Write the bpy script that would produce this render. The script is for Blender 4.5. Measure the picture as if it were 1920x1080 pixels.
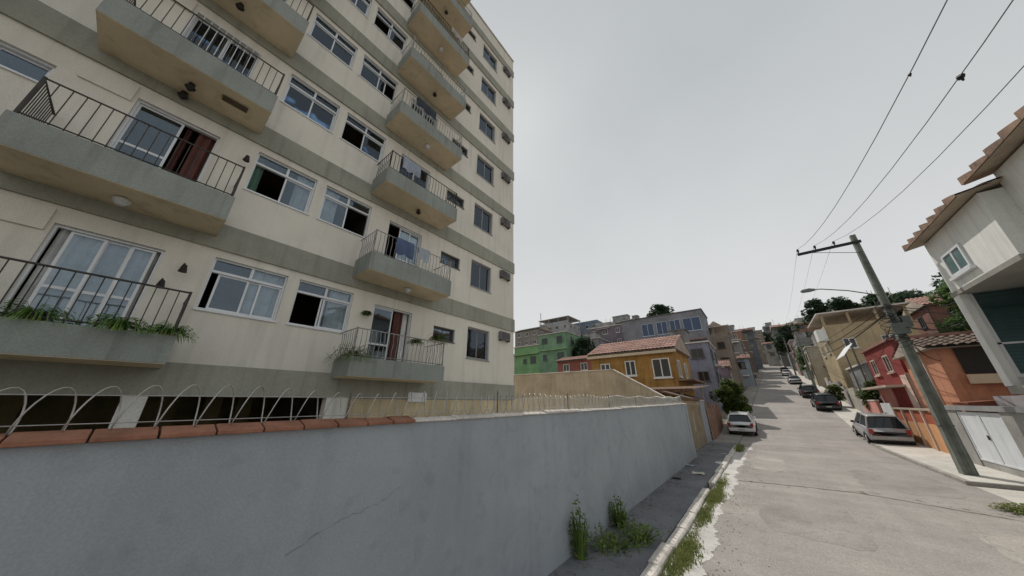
import bpy, math, random
from mathutils import Vector, Matrix
R = math.radians
random.seed(7)
for o in list(bpy.data.objects): bpy.data.objects.remove(o)
scene = bpy.context.scene
col = scene.collection

# ------------------------------------------------------------------ camera
cam = bpy.data.cameras.new('camera'); camo = bpy.data.objects.new('camera', cam); col.objects.link(camo)
cam.sensor_width = 36.0; cam.lens = 548.0 / 1920 * 36.0; cam.clip_start = 0.05; cam.clip_end = 4000
camo.location = (0, 0, 2.5); camo.rotation_euler = (R(90 + 21.4), 0, R(38.9))
scene.camera = camo
# ------------------------------------------------------------------ sky and sun
TO_SUN = Vector((-0.50, 0.60, 1.0)).normalized()
world = bpy.data.worlds.new('World'); scene.world = world; world.use_nodes = True
wn = world.node_tree; wn.nodes.clear()
wo = wn.nodes.new('ShaderNodeOutputWorld'); wb = wn.nodes.new('ShaderNodeBackground')
sky = wn.nodes.new('ShaderNodeTexSky'); sky.sky_type = 'NISHITA'; sky.sun_disc = False
sky.sun_elevation = math.asin(TO_SUN.z); sky.sun_rotation = math.atan2(TO_SUN.x, TO_SUN.y)
sky.air_density = 1.0; sky.dust_density = 1.2; sky.ozone_density = 1.5; sky.altitude = 0
hs = wn.nodes.new('ShaderNodeHueSaturation'); hs.inputs['Saturation'].default_value = 0.35
wn.links.new(sky.outputs[0], hs.inputs['Color'])
# bright even haze / thin stratus over the clear sky, paler towards the horizon, with faint cloud texture
wtc = wn.nodes.new('ShaderNodeTexCoord'); wsep = wn.nodes.new('ShaderNodeSeparateXYZ'); wn.links.new(wtc.outputs['Generated'], wsep.inputs[0])
wrp = wn.nodes.new('ShaderNodeValToRGB'); ce = wrp.color_ramp.elements
ce[0].position = 0.0; ce[0].color = (0.985, 0.975, 0.96, 1); ce[1].position = 0.75; ce[1].color = (0.66, 0.70, 0.715, 1)
wn.links.new(wsep.outputs[2], wrp.inputs[0])
wnz = wn.nodes.new('ShaderNodeTexNoise'); wnz.inputs['Scale'].default_value = 1.6; wnz.inputs['Detail'].default_value = 5; wn.links.new(wtc.outputs['Generated'], wnz.inputs['Vector'])
wmr = wn.nodes.new('ShaderNodeMapRange'); wmr.inputs[1].default_value = 0.3; wmr.inputs[2].default_value = 0.7; wmr.inputs[3].default_value = 8.05; wmr.inputs[4].default_value = 9.3
wn.links.new(wnz.outputs[0], wmr.inputs[0])
wsc = wn.nodes.new('ShaderNodeVectorMath'); wsc.operation = 'SCALE'; wn.links.new(wrp.outputs[0], wsc.inputs[0]); wn.links.new(wmr.outputs[0], wsc.inputs['Scale'])
wmx = wn.nodes.new('ShaderNodeMix'); wmx.data_type = 'RGBA'; wmx.inputs[0].default_value = 0.86
wn.links.new(hs.outputs[0], wmx.inputs[6]); wn.links.new(wsc.outputs[0], wmx.inputs[7]); wn.links.new(wmx.outputs[2], wb.inputs[0])
wb.inputs[1].default_value = 0.085
wn.links.new(wb.outputs[0], wo.inputs[0])
sun = bpy.data.lights.new('sun', 'SUN'); sun.energy = 2.6; sun.angle = R(0.6); sun.color = (1.0, 0.95, 0.87)
suno = bpy.data.objects.new('sun', sun); col.objects.link(suno)
suno.rotation_euler = TO_SUN.to_track_quat('Z', 'Y').to_euler(); suno.location = (-30, 36, 60)
scene.view_settings.view_transform = 'Standard'; scene.view_settings.look = 'None'
scene.view_settings.exposure = 0.12; scene.view_settings.gamma = 1.0

# ------------------------------------------------------------------ materials
MATS = {}
def mat(name, c, rough=0.85, var=0.18, scale=1.2, bump=0.15, bscale=30, streak=0.0, metal=0.0, spec=0.3, c2=None, spots=0.0, grain=0.10):
    """procedural surface: base colour with large blotches, fine grain and (optionally) vertical dirt streaks"""
    if name in MATS: return MATS[name]
    m = bpy.data.materials.new(name); m.use_nodes = True; t = m.node_tree; N = t.nodes; L = t.links
    b = N['Principled BSDF']; b.inputs['Roughness'].default_value = rough; b.inputs['Metallic'].default_value = metal
    b.inputs['Specular IOR Level'].default_value = spec
    tc = N.new('ShaderNodeNewGeometry')
    n1 = N.new('ShaderNodeTexNoise'); n1.inputs['Scale'].default_value = scale; n1.inputs['Detail'].default_value = 6; n1.inputs['Roughness'].default_value = 0.62
    L.new(tc.outputs['Position'], n1.inputs['Vector'])
    rp = N.new('ShaderNodeValToRGB'); e = rp.color_ramp.elements
    d = c2 if c2 else tuple(x * (1 - var * 1.6) for x in c)
    e[0].position = 0.3; e[0].color = (*d, 1); e[1].position = 0.7; e[1].color = (*[min(1, x * (1 + var * 0.5)) for x in c], 1)
    L.new(n1.outputs[0], rp.inputs[0]); out = rp.outputs[0]
    def mul(out, fac_socket, dark):
        mx = N.new('ShaderNodeMix'); mx.data_type = 'RGBA'; mx.blend_type = 'MULTIPLY'
        L.new(fac_socket, mx.inputs[0]); L.new(out, mx.inputs[6]); mx.inputs[7].default_value = (*dark, 1)
        return mx.outputs[2]
    if streak > 0:
        mp = N.new('ShaderNodeMapping'); mp.inputs['Scale'].default_value = (3.5, 3.5, 0.22)
        L.new(tc.outputs['Position'], mp.inputs[0])
        n2 = N.new('ShaderNodeTexNoise'); n2.inputs['Scale'].default_value = 1.6; n2.inputs['Detail'].default_value = 5
        L.new(mp.outputs[0], n2.inputs['Vector'])
        r2 = N.new('ShaderNodeValToRGB'); r2.color_ramp.elements[0].position = 0.5; r2.color_ramp.elements[0].color = (0, 0, 0, 1)
        r2.color_ramp.elements[1].position = 0.78; r2.color_ramp.elements[1].color = (streak, streak, streak, 1)
        L.new(n2.outputs[0], r2.inputs[0]); out = mul(out, r2.outputs[0], (0.35, 0.33, 0.30))
    if spots > 0:
        n4 = N.new('ShaderNodeTexNoise'); n4.inputs['Scale'].default_value = 4.5; n4.inputs['Detail'].default_value = 8
        L.new(tc.outputs['Position'], n4.inputs['Vector'])
        r4 = N.new('ShaderNodeValToRGB'); r4.color_ramp.elements[0].position = 0.56; r4.color_ramp.elements[0].color = (0, 0, 0, 1)
        r4.color_ramp.elements[1].position = 0.66; r4.color_ramp.elements[1].color = (spots, spots, spots, 1)
        L.new(n4.outputs[0], r4.inputs[0]); out = mul(out, r4.outputs[0], (0.45, 0.45, 0.43))
    n3 = N.new('ShaderNodeTexNoise'); n3.inputs['Scale'].default_value = bscale; n3.inputs['Detail'].default_value = 4
    L.new(tc.outputs['Position'], n3.inputs['Vector'])
    r3 = N.new('ShaderNodeMapRange'); r3.inputs[1].default_value = 0.35; r3.inputs[2].default_value = 0.65; r3.inputs[3].default_value = 1 - grain; r3.inputs[4].default_value = 1 + grain * 0.6
    L.new(n3.outputs[0], r3.inputs[0])
    mm = N.new('ShaderNodeVectorMath'); mm.operation = 'SCALE'; L.new(out, mm.inputs[0]); L.new(r3.outputs[0], mm.inputs['Scale'])
    L.new(mm.outputs[0], b.inputs['Base Color'])
    if bump > 0:
        bp = N.new('ShaderNodeBump'); bp.inputs['Strength'].default_value = bump; bp.inputs['Distance'].default_value = 0.02
        L.new(n3.outputs[0], bp.inputs['Height']); L.new(bp.outputs[0], b.inputs['Normal'])
    MATS[name] = m; return m
def leafmat(name, c, c2):
    if name in MATS: return MATS[name]
    m = bpy.data.materials.new(name); m.use_nodes = True; N = m.node_tree.nodes; L = m.node_tree.links
    b = N['Principled BSDF']; b.inputs['Roughness'].default_value = 0.6; b.inputs['Specular IOR Level'].default_value = 0.25
    tc = N.new('ShaderNodeTexCoord'); n = N.new('ShaderNodeTexNoise'); n.inputs['Scale'].default_value = 3.0; n.inputs['Detail'].default_value = 5
    L.new(tc.outputs['Object'], n.inputs[0]); rp = N.new('ShaderNodeValToRGB')
    rp.color_ramp.elements[0].position = 0.32; rp.color_ramp.elements[0].color = (*c, 1); rp.color_ramp.elements[1].position = 0.68; rp.color_ramp.elements[1].color = (*c2, 1)
    L.new(n.outputs[0], rp.inputs[0]); L.new(rp.outputs[0], b.inputs['Base Color'])
    tr = N.new('ShaderNodeBsdfTranslucent'); L.new(rp.outputs[0], tr.inputs[0])
    mx = N.new('ShaderNodeMixShader'); mx.inputs[0].default_value = 0.3
    L.new(b.outputs[0], mx.inputs[1]); L.new(tr.outputs[0], mx.inputs[2]); L.new(mx.outputs[0], N['Material Output'].inputs[0])
    MATS[name] = m; return m
def glassmat(name, tint=(0.55, 0.66, 0.72), gloss=(0.75, 0.86, 1.0), base=0.10):
    if name in MATS: return MATS[name]
    m = bpy.data.materials.new(name); m.use_nodes = True; N = m.node_tree.nodes; L = m.node_tree.links; N.clear()
    o = N.new('ShaderNodeOutputMaterial'); tr = N.new('ShaderNodeBsdfTransparent'); tr.inputs[0].default_value = (*tint, 1)
    g = N.new('ShaderNodeBsdfGlossy'); g.inputs[0].default_value = (*gloss, 1); g.inputs[1].default_value = 0.03
    tc = N.new('ShaderNodeTexCoord'); nz = N.new('ShaderNodeTexNoise'); nz.inputs['Scale'].default_value = 1.1
    L.new(tc.outputs['Object'], nz.inputs[0]); bp = N.new('ShaderNodeBump'); bp.inputs['Strength'].default_value = 0.06; bp.inputs['Distance'].default_value = 0.1
    L.new(nz.outputs[0], bp.inputs['Height']); L.new(bp.outputs[0], g.inputs['Normal'])
    fr = N.new('ShaderNodeFresnel'); fr.inputs[0].default_value = 1.5
    ad = N.new('ShaderNodeMath'); ad.operation = 'ADD'; ad.inputs[1].default_value = base; ad.use_clamp = True; L.new(fr.outputs[0], ad.inputs[0])
    mx = N.new('ShaderNodeMixShader'); L.new(ad.outputs[0], mx.inputs[0]); L.new(tr.outputs[0], mx.inputs[1]); L.new(g.outputs[0], mx.inputs[2]); L.new(mx.outputs[0], o.inputs[0])
    MATS[name] = m; return m
def clothmat(name, c):
    if name in MATS: return MATS[name]
    return mat(name, c, 0.95, 0.2, 2.0, 0.0, 60)
def paint(name, c, rough=0.28, metal=0.0):
    m = mat(name, c, rough, 0.06, 2.0, 0.0, 80, 0, metal, 0.5)
    m.node_tree.nodes['Principled BSDF'].inputs['Coat Weight'].default_value = 0.5
    return m

M_BEIGE = mat('beige_plaster', (0.77, 0.735, 0.655), 0.9, 0.07, 0.5, 0.10, 60, 0.24, spots=0.05)
M_BAND = mat('grey_green_band', (0.37, 0.37, 0.315), 0.9, 0.14, 0.8, 0.1, 50, 0.4)
M_FASCIA = mat('grey_fascia', (0.31, 0.335, 0.31), 0.9, 0.14, 0.9, 0.1, 50, 0.45)
M_SOFFIT = mat('ochre_soffit', (0.72, 0.60, 0.42), 0.9, 0.14, 0.9, 0.08, 50, 0, spots=0.25)
M_CREAM = mat('cream_column', (0.76, 0.77, 0.72), 0.9, 0.10, 1.0, 0.1, 50, 0.3)
M_ALU = mat('white_aluminium', (0.72, 0.74, 0.76), 0.4, 0.06, 2.0, 0.0, 60, 0, 0.2)
M_DALU = mat('dark_aluminium', (0.10, 0.10, 0.10), 0.5, 0.06, 2.0, 0.0, 60)
M_IRON = mat('black_iron', (0.028, 0.024, 0.02), 0.6, 0.3, 5, 0.0, 60)
M_PALEIRON = mat('pale_iron', (0.34, 0.33, 0.32), 0.6, 0.3, 5, 0.0, 60)
M_GREYIRON = mat('grey_iron', (0.16, 0.15, 0.14), 0.6, 0.3, 5, 0.0, 60)
M_GLASS = glassmat('window_glass', tint=(0.86, 0.90, 0.92), gloss=(0.68, 0.80, 0.92), base=0.045)
M_CURTAIN = clothmat('pale_curtain', (0.82, 0.82, 0.80))
M_CURTAIN2 = clothmat('wine_curtain', (0.16, 0.07, 0.06))
M_CURTAIN3 = clothmat('green_curtain', (0.12, 0.22, 0.17))
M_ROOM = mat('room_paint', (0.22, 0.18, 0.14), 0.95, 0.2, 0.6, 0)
M_WALL = mat('grey_cement_render', (0.355, 0.39, 0.425), 0.92, 0.13, 0.55, 0.10, 70, 0.12, spots=0.15, grain=0.07)
M_TERRA = mat('terracotta_coping', (0.36, 0.17, 0.11), 0.85, 0.3, 3.0, 0.25, 40)
M_LIGHTCON = mat('pale_concrete', (0.68, 0.63, 0.58), 0.95, 0.22, 2.2, 0.4, 30, spots=0.25)
M_GALV = mat('galvanised_wire', (0.50, 0.50, 0.49), 0.45, 0.2, 6, 0.0, 60, 0, 0.6)
M_WOOD = mat('weathered_wood', (0.16, 0.095, 0.06), 0.9, 0.3, 2.5, 0.3, 40, 0.4)
M_TAN = mat('tan_paint', (0.46, 0.385, 0.285), 0.8, 0.16, 1.2, 0.15, 40, 0.45)
M_PALEWHITE = mat('white_plaster', (0.74, 0.75, 0.72), 0.9, 0.08, 0.9, 0.1, 50, 0.25)
M_POLE = mat('pole_concrete', (0.22, 0.235, 0.21), 0.95, 0.3, 1.5, 0.4, 30, 0.4, spots=0.3)
M_BLACKCABLE = mat('black_cable', (0.02, 0.02, 0.022), 0.6, 0.1, 5, 0.0)
M_DIST = mat('wire_aluminium', (0.16, 0.16, 0.17), 0.6, 0.1, 5, 0.0)
M_RUBBER = mat('tyre_rubber', (0.018, 0.018, 0.018), 0.85, 0.1, 6, 0.0)
M_RIM = mat('alloy_rim', (0.4, 0.41, 0.42), 0.4, 0.1, 6, 0.0, 60, 0, 0.8)
M_CARGLASS = mat('tinted_glass', (0.012, 0.016, 0.022), 0.06, 0.05, 3, 0.0, 50, 0, 0, 0.6)
M_TRIM = mat('black_trim', (0.02, 0.02, 0.022), 0.6, 0.1, 6, 0.0)
M_TAIL = mat('tail_lamp', (0.32, 0.02, 0.015), 0.2, 0.1, 6, 0.0, 60, 0, 0, 0.5)
M_PLATE = mat('licence_plate', (0.45, 0.46, 0.46), 0.5, 0.05, 6, 0.0)
M_ROOFTILE = mat('clay_roof_tile', (0.30, 0.20, 0.145), 0.9, 0.35, 1.4, 0.3, 30, 0, spots=0.5)
M_REDTILE = mat('faded_red_tile', (0.46, 0.27, 0.22), 0.9, 0.35, 0.9, 0.3, 20, 0, spots=0.5)
M_FERN = leafmat('fern_green', (0.10, 0.20, 0.04), (0.22, 0.36, 0.09))
M_WEED = leafmat('weed_green', (0.07, 0.12, 0.025), (0.19, 0.27, 0.07))
M_GRASS = leafmat('dry_grass_green', (0.12, 0.16, 0.035), (0.27, 0.28, 0.10))
M_HEDGE = leafmat('hedge_green', (0.05, 0.085, 0.02), (0.16, 0.22, 0.055))
M_TREE = leafmat('tree_green', (0.035, 0.072, 0.045), (0.09, 0.14, 0.075))
M_TREE2 = leafmat('light_tree_green', (0.08, 0.14, 0.05), (0.18, 0.28, 0.11))
M_BARK = mat('bark', (0.10, 0.075, 0.055), 0.95, 0.3, 4, 0.4)

# ------------------------------------------------------------------ mesh helpers
class MB:
    def __init__(s): s.v = []; s.f = []
    def quad(s, *p):
        n = len(s.v); s.v += [tuple(q) for q in p]; s.f.append(tuple(range(n, n + len(p)))); return s
    def box(s, x0, x1, y0, y1, z0, z1):
        n = len(s.v)
        s.v += [(x0,y0,z0),(x1,y0,z0),(x1,y1,z0),(x0,y1,z0),(x0,y0,z1),(x1,y0,z1),(x1,y1,z1),(x0,y1,z1)]
        s.f += [(n,n+3,n+2,n+1),(n+4,n+5,n+6,n+7),(n,n+1,n+5,n+4),(n+1,n+2,n+6,n+5),(n+2,n+3,n+7,n+6),(n+3,n,n+4,n+7)]
        return s
    def prism(s, prof, axis, a0, a1):
        """closed 2-D profile extruded along an axis; prof in the two other axes (cyclic order kept x,y,z)"""
        n = len(s.v); k = len(prof)
        for a in (a0, a1):
            for p, q in prof:
                s.v.append({'x': (a, p, q), 'y': (p, a, q), 'z': (p, q, a)}[axis])
        s.f.append(tuple(range(n + k - 1, n - 1, -1))); s.f.append(tuple(range(n + k, n + 2 * k)))
        for i in range(k):
            j = (i + 1) % k; s.f.append((n + i, n + j, n + k + j, n + k + i))
        return s
    def tube(s, path, r, n=6, cap=True):
        P = [Vector(p) for p in path]; b0 = len(s.v); rs = r if isinstance(r, (list, tuple)) else [r] * len(P)
        ref = None
        for i, p in enumerate(P):
            d = (P[min(i + 1, len(P) - 1)] - P[max(i - 1, 0)])
            d = d.normalized() if d.length > 1e-9 else Vector((0, 0, 1))
            if ref is None: ref = Vector((0, 0, 1)) if abs(d.z) < 0.9 else Vector((1, 0, 0))
            u = ref - d * ref.dot(d)
            if u.length < 1e-4: u = d.orthogonal()
            u.normalize(); w = d.cross(u); ref = u
            for k in range(n):
                a = 2 * math.pi * k / n; q = p + (u * math.cos(a) + w * math.sin(a)) * rs[i]; s.v.append(tuple(q))
        for i in range(len(P) - 1):
            for k in range(n):
                a = b0 + i * n + k; b = b0 + i * n + (k + 1) % n; s.f.append((a, b, b + n, a + n))
        if cap:
            s.f.append(tuple(b0 + k for k in range(n - 1, -1, -1))); e = b0 + (len(P) - 1) * n; s.f.append(tuple(e + k for k in range(n)))
        return s
    def ring(s, y0, y1, z0, z1, w, x0, x1):
        """rectangular frame in the y-z plane"""
        s.box(x0, x1, y0, y1, z0, z0 + w); s.box(x0, x1, y0, y1, z1 - w, z1)
        s.box(x0, x1, y0, y0 + w, z0 + w, z1 - w); s.box(x0, x1, y1 - w, y1, z0 + w, z1 - w); return s
    def mesh(s, name, m, org=(0, 0, 0), smooth=False):
        me = bpy.data.meshes.new(name)
        me.from_pydata([(a - org[0], b - org[1], c - org[2]) for a, b, c in s.v], [], s.f); me.update()
        if m: me.materials.append(m)
        if smooth:
            for p in me.polygons: p.use_smooth = True
        return me
    def build(s, name, m, parent=None, org=(0, 0, 0), smooth=False, loc=None, bevel=0):
        o = bpy.data.objects.new(name, s.mesh(name, m, org, smooth)); col.objects.link(o)
        if parent: o.parent = parent
        if loc: o.location = loc
        if bevel:
            b = o.modifiers.new('bevel', 'BEVEL'); b.width = bevel; b.segments = 2; b.limit_method = 'ANGLE'
        return o
def inst(name, me, parent, loc=(0, 0, 0), rot=None):
    o = bpy.data.objects.new(name, me); col.objects.link(o); o.parent = parent; o.location = loc
    if rot: o.rotation_euler = rot
    return o
def tag(o, label, cat, group=None):
    o['label'] = label; o['category'] = cat
    if group: o['group'] = group
    return o
def thing(name, label, cat, loc=(0, 0, 0), group=None, rz=0):
    o = bpy.data.objects.new(name, None); col.objects.link(o); o.location = loc; o.rotation_euler = (0, 0, rz); o.empty_display_size = 0.2
    return tag(o, label, cat, group)
def struct(o): o['kind'] = 'structure'; return o
def copy_tree(o, parent=None):
    c = o.copy(); col.objects.link(c); c.parent = parent
    for ch in list(o.children): copy_tree(ch, c)
    return c
def clamp(v, a, b): return max(a, min(b, v))

# ------------------------------------------------------------------ terrain and street
def road_z(y):
    s = y - 30.0
    if s <= -4: return 0.0
    if s < 4: return 0.12 * (s + 4) ** 2 / 16.0
    z = 0.12 * s
    if y > 130: z += 0.0007 * (min(y, 260) - 130) ** 2 * 0.9
    if y > 260: z += 0.16 * (min(y, 330) - 260)
    return z
def terrain(x, y):
    k = clamp((y - 24) / 30.0, 0, 1)
    return road_z(y) + k * (0.13 * clamp(-x - 9, 0, 70) + 0.33 * clamp(x - 10, 0, 45))
def xl(y): return -1.9 + (0.04 * (y - 32) if y > 32 else 0)
def xr(y): return 4.55 + (0.03 * (y - 32) if y > 32 else 0)
M_EARTH = mat('dry_earth', (0.20, 0.175, 0.135), 0.97, 0.25, 0.4, 0.4, 8)
M_ROAD = mat('worn_concrete_road', (0.375, 0.345, 0.32), 0.95, 0.10, 0.35, 0.5, 45, 0, c2=(0.295, 0.27, 0.255), spots=0.16, grain=0.2)
def road_wear(m):
    N = m.node_tree.nodes; L = m.node_tree.links; b = N['Principled BSDF']; src = b.inputs['Base Color'].links[0].from_socket
    tc = N.new('ShaderNodeTexCoord'); mp = N.new('ShaderNodeMapping'); mp.inputs['Scale'].default_value = (1.1, 0.09, 1); L.new(tc.outputs['Object'], mp.inputs[0])
    n = N.new('ShaderNodeTexNoise'); n.inputs['Scale'].default_value = 1.3; n.inputs['Detail'].default_value = 7; n.inputs['Roughness'].default_value = 0.7; L.new(mp.outputs[0], n.inputs[0])
    mp2 = N.new('ShaderNodeMapping'); mp2.inputs['Scale'].default_value = (0.12, 0.9, 1); L.new(tc.outputs['Object'], mp2.inputs[0])
    n2 = N.new('ShaderNodeTexNoise'); n2.inputs['Scale'].default_value = 1.7; n2.inputs['Detail'].default_value = 6; L.new(mp2.outputs[0], n2.inputs[0])
    ad = N.new('ShaderNodeMath'); ad.operation = 'ADD'; L.new(n.outputs[0], ad.inputs[0]); L.new(n2.outputs[0], ad.inputs[1])
    r = N.new('ShaderNodeMapRange'); r.inputs[1].default_value = 0.75; r.inputs[2].default_value = 1.25; r.inputs[3].default_value = 0.88; r.inputs[4].default_value = 1.08; L.new(ad.outputs[0], r.inputs[0])
    v = N.new('ShaderNodeVectorMath'); v.operation = 'SCALE'; L.new(src, v.inputs[0]); L.new(r.outputs[0], v.inputs['Scale']); L.new(v.outputs[0], b.inputs['Base Color'])
road_wear(M_ROAD)
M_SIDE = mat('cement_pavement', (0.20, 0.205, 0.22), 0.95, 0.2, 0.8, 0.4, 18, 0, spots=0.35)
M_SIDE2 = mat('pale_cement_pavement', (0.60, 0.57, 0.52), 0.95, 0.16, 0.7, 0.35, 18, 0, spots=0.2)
M_CRACK = mat('tar_crack', (0.15, 0.125, 0.10), 0.95, 0.3, 6, 0.2)

def sheet(name, xs_of_y, ys, zoff, m, nx=2):
    b = MB(); rows = []
    for y in ys:
        a, c = xs_of_y(y); row = []
        for i in range(nx + 1):
            x = a + (c - a) * i / nx; row.append(len(b.v)); b.v.append((x, y, terrain_road(x, y) + zoff))
        rows.append(row)
    for r0, r1 in zip(rows, rows[1:]):
        for i in range(nx): b.f.append((r0[i], r0[i + 1], r1[i + 1], r1[i]))
    return struct(b.build(name, m, smooth=True))
def terrain_road(x, y): return road_z(y)
YS = [-60, -30, -12, 0, 6, 12, 18, 24] + [26 + i for i in range(14)] + list(range(42, 331, 6))
g = MB(); gx = [-900, -400, -200, -110, -79, -60, -45, -32, -24, -17, -12, -9, -6, -3, -1, 2, 5, 7, 10, 14, 20, 28, 40, 55, 90, 180, 400, 900]
gy = [-900, -300, -100, -40, -12, 0, 8, 16, 22, 24] + [26 + i * 2 for i in range(9)] + [46, 54, 64, 76, 90, 105, 120, 135, 150, 170, 190, 210, 230, 250, 275, 300, 330, 420, 700, 1800]
for y in gy:
    for x in gx: g.v.append((x, y, terrain(x, y) - 0.03))
for j in range(len(gy) - 1):
    for i in range(len(gx) - 1):
        a = j * len(gx) + i; g.f.append((a, a + 1, a + 1 + len(gx), a + len(gx)))
struct(g.build('ground', M_EARTH, smooth=True))
road = sheet('road', lambda y: (xl(y), xr(y)), YS, 0.03, M_ROAD, 6)
# cement gutter apron with a ragged edge, along the left kerb
rnd = random.Random(3)
ap = MB(); pa = None
yy = 4.0; pts = []
while yy < 24.2:
    w = 0.44 + 0.07 * math.sin(yy * 1.1) + 0.045 * math.sin(yy * 3.3 + 1) + 0.03 * math.sin(yy * 9.1) + rnd.uniform(-0.035, 0.035)
    if yy > 19: w *= 1 + (yy - 19) * 0.08
    pts.append((yy, w)); yy += 0.06
for (y0, w0), (y1, w1) in zip(pts, pts[1:]):
    ap.quad((-1.84, y0, 0.045), (-1.84 + w0, y0, 0.034), (-1.84 + w1, y1, 0.034), (-1.84, y1, 0.045))
ao = ap.build('gutter_apron', mat('lime_cement', (0.60, 0.575, 0.55), 0.95, 0.16, 1.6, 0.4, 24, spots=0.25)); ao.parent = road
# transverse tar joint and hairline cracks
def crack(path, w):
    b = MB(); rr = random.Random(len(path)); L = []
    for (x0, y0), (x1, y1) in zip(path, path[1:]):
        n = max(2, int(math.hypot(x1 - x0, y1 - y0) / 0.12))
        for i in range(n): L.append((x0 + (x1 - x0) * i / n + rr.uniform(-.012, .012), y0 + (y1 - y0) * i / n + rr.uniform(-.03, .03), w * rr.uniform(0.3, 1.3)))
    for (x0, y0, w0), (x1, y1, w1) in zip(L, L[1:]):
        b.quad((x0, y0 - w0, 0.0345), (x1, y1 - w1, 0.0345), (x1, y1 + w1, 0.0345), (x0, y0 + w0, 0.0345))
    o = b.build('crack', M_CRACK); o.parent = road
crack([(-1.3, 13.9), (0.1, 14.15), (1.4, 14.3), (2.4, 13.95), (3.2, 13.6), (4.4, 13.2)], 0.035)
rc = random.Random(77)
for q in range(26):
    x = rc.uniform(-1.2, 4.3); y = 14.1 + 0.25 * math.sin(x * .8) - (0.25 * max(0, x - 2)) + rc.gauss(0, .22); crack([(x, y), (x + rc.uniform(.05, .3), y + rc.uniform(-.12, .12))], rc.uniform(.01, .05))
crack([(4.1, 28.0), (4.05, 24.0), (4.15, 20.0), (4.2, 17.2)], 0.035)
crack([(1.5, 29), (1.45, 24), (1.4, 19), (1.42, 14.4)], 0.008)
crack([(1.42, 14.2), (1.3, 9), (1.35, 4)], 0.008)
crack([(-1.2, 21.6), (0.6, 21.9), (2.3, 21.7), (4.3, 22.0)], 0.012)
crack([(2.6, 13.8), (2.9, 12.3), (2.7, 11.0), (3.2, 9.6)], 0.010)
crack([(0.0, 14.1), (-0.2, 16.4), (0.3, 18.2), (0.1, 21.7)], 0.008)
crack([(-1.0, 30), (1.2, 30.3), (4.2, 30.2)], 0.01)
def road_patch(cx, cy, w, l, c, sd, zz):
    rr = random.Random(sd); n = 30; P = []
    for i in range(n):
        a = 2 * math.pi * i / n; u, v = math.cos(a), math.sin(a); m_ = max(abs(u), abs(v)) ** .7; k = rr.uniform(.88, 1.04); P.append((cx + w * u / m_ * k, cy + l * v / m_ * k, zz))
    b = MB(); b.quad(*P); o = b.build('repair_patch', mat('road_patch_%d' % sd, c, .95, .16, .8, .5, 45, spots=.2, grain=.2)); o.parent = road
road_patch(2.9, 17.0, 1.1, 2.0, (0.325, 0.30, 0.28), 1, 0.0322)
road_patch(0.2, 10.5, 0.9, 1.5, (0.345, 0.315, 0.295), 2, 0.0322)
road_patch(3.4, 10.8, 0.8, 1.2, (0.415, 0.38, 0.345), 3, 0.0324)
road_patch(-0.5, 18.6, 0.6, 2.2, (0.41, 0.38, 0.35), 4, 0.0324)
road_patch(1.2, 25.5, 1.5, 2.0, (0.33, 0.305, 0.285), 5, 0.0322)
# pavements
def slab_sheet(name, x0f, x1f, y0, y1, h, m):
    b = MB(); ys = [y for y in [y0] + [v for v in YS if y0 < v < y1] + [y1]]
    for a, c in zip(ys, ys[1:]):
        za, zc = road_z(a), road_z(c)
        b.quad((x0f(a), a, za + h), (x1f(a), a, za + h), (x1f(c), c, zc + h), (x0f(c), c, zc + h))
        b.quad((x1f(a), a, za - .2), (x1f(c), c, zc - .2), (x1f(c), c, zc + h), (x1f(a), a, za + h))
        b.quad((x0f(a), a, za - .2), (x0f(a), a, za + h), (x0f(c), c, zc + h), (x0f(c), c, zc - .2))
    a = ys[0]; b.quad((x0f(a), a, -.2), (x1f(a), a, -.2), (x1f(a), a, h), (x0f(a), a, h))
    return struct(b.build(name, m))
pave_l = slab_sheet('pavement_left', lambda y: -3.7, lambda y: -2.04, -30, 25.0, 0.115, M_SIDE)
slab_sheet('pavement_left_uphill', lambda y: xl(y) - 1.6, lambda y: xl(y) - 0.02, 25.0, 324, 0.09, mat('worn_pavement', (0.34, 0.32, 0.29), .95, .2, .6, .3, 18, spots=.3))
slab_sheet('pavement_right', lambda y: xr(y) + 0.02, lambda y: xr(y) + 2.0, 17.9, 324, 0.14, M_SIDE2)
sheet('road_side_apron', lambda y: (4.5, 6.5), [-30, -12, 0, 6, 12, 18], 0.026, M_SIDE2, 2)
kerb = bpy.data.objects.new('kerb', None); col.objects.link(kerb); struct(kerb)
rk = random.Random(5); y = 3.2
while y < 23.2:
    L = rk.uniform(0.8, 1.15); b = MB(); t = rk.uniform(-.012, .012); h = 0.128 + rk.uniform(-.012, .012); dx = rk.uniform(-.02, .02)
    x0, x1 = -2.03 + dx, -1.85 + dx
    b.prism([(x0, -0.1), (x1, -0.1), (x1, h - 0.03), (x1 - 0.03, h), (x0, h + t)], 'y', y, y + L - rk.uniform(0.004, 0.02))
    if rk.random() > 0.06 or y > 20: b.build('kerb_stone', M_LIGHTCON, kerb, bevel=0.006)
    y += L
crackm = mat('kerb_grey', (0.36, 0.34, 0.31), 0.95, 0.2, 1.6, 0.3, 30)
MB().box(4.42, 6.5, 17.74, 17.89, -0.2, 0.15).build('kerb_stone', crackm, kerb, bevel=0.012)
y = 17.9
while y < 34:
    b = MB(); x = xr(y) ; b.box(x - 0.13, x + 0.02, y, y + 0.97, road_z(y) - 0.2, road_z(y) + 0.15); b.build('kerb_stone', crackm, kerb, bevel=0.012); y += 1.0

struct(MB().quad((-22, -12, 0.006), (-3.2, -12, 0.006), (-3.2, 18, 0.006), (-22, 18, 0.006)).build('yard', mat('yard_bounce_concrete', (0.50, 0.46, 0.38), 0.95, 0.2, 0.5, 0.2)))  # unseen paving, added pale to bounce light up to the balcony soffits
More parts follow.
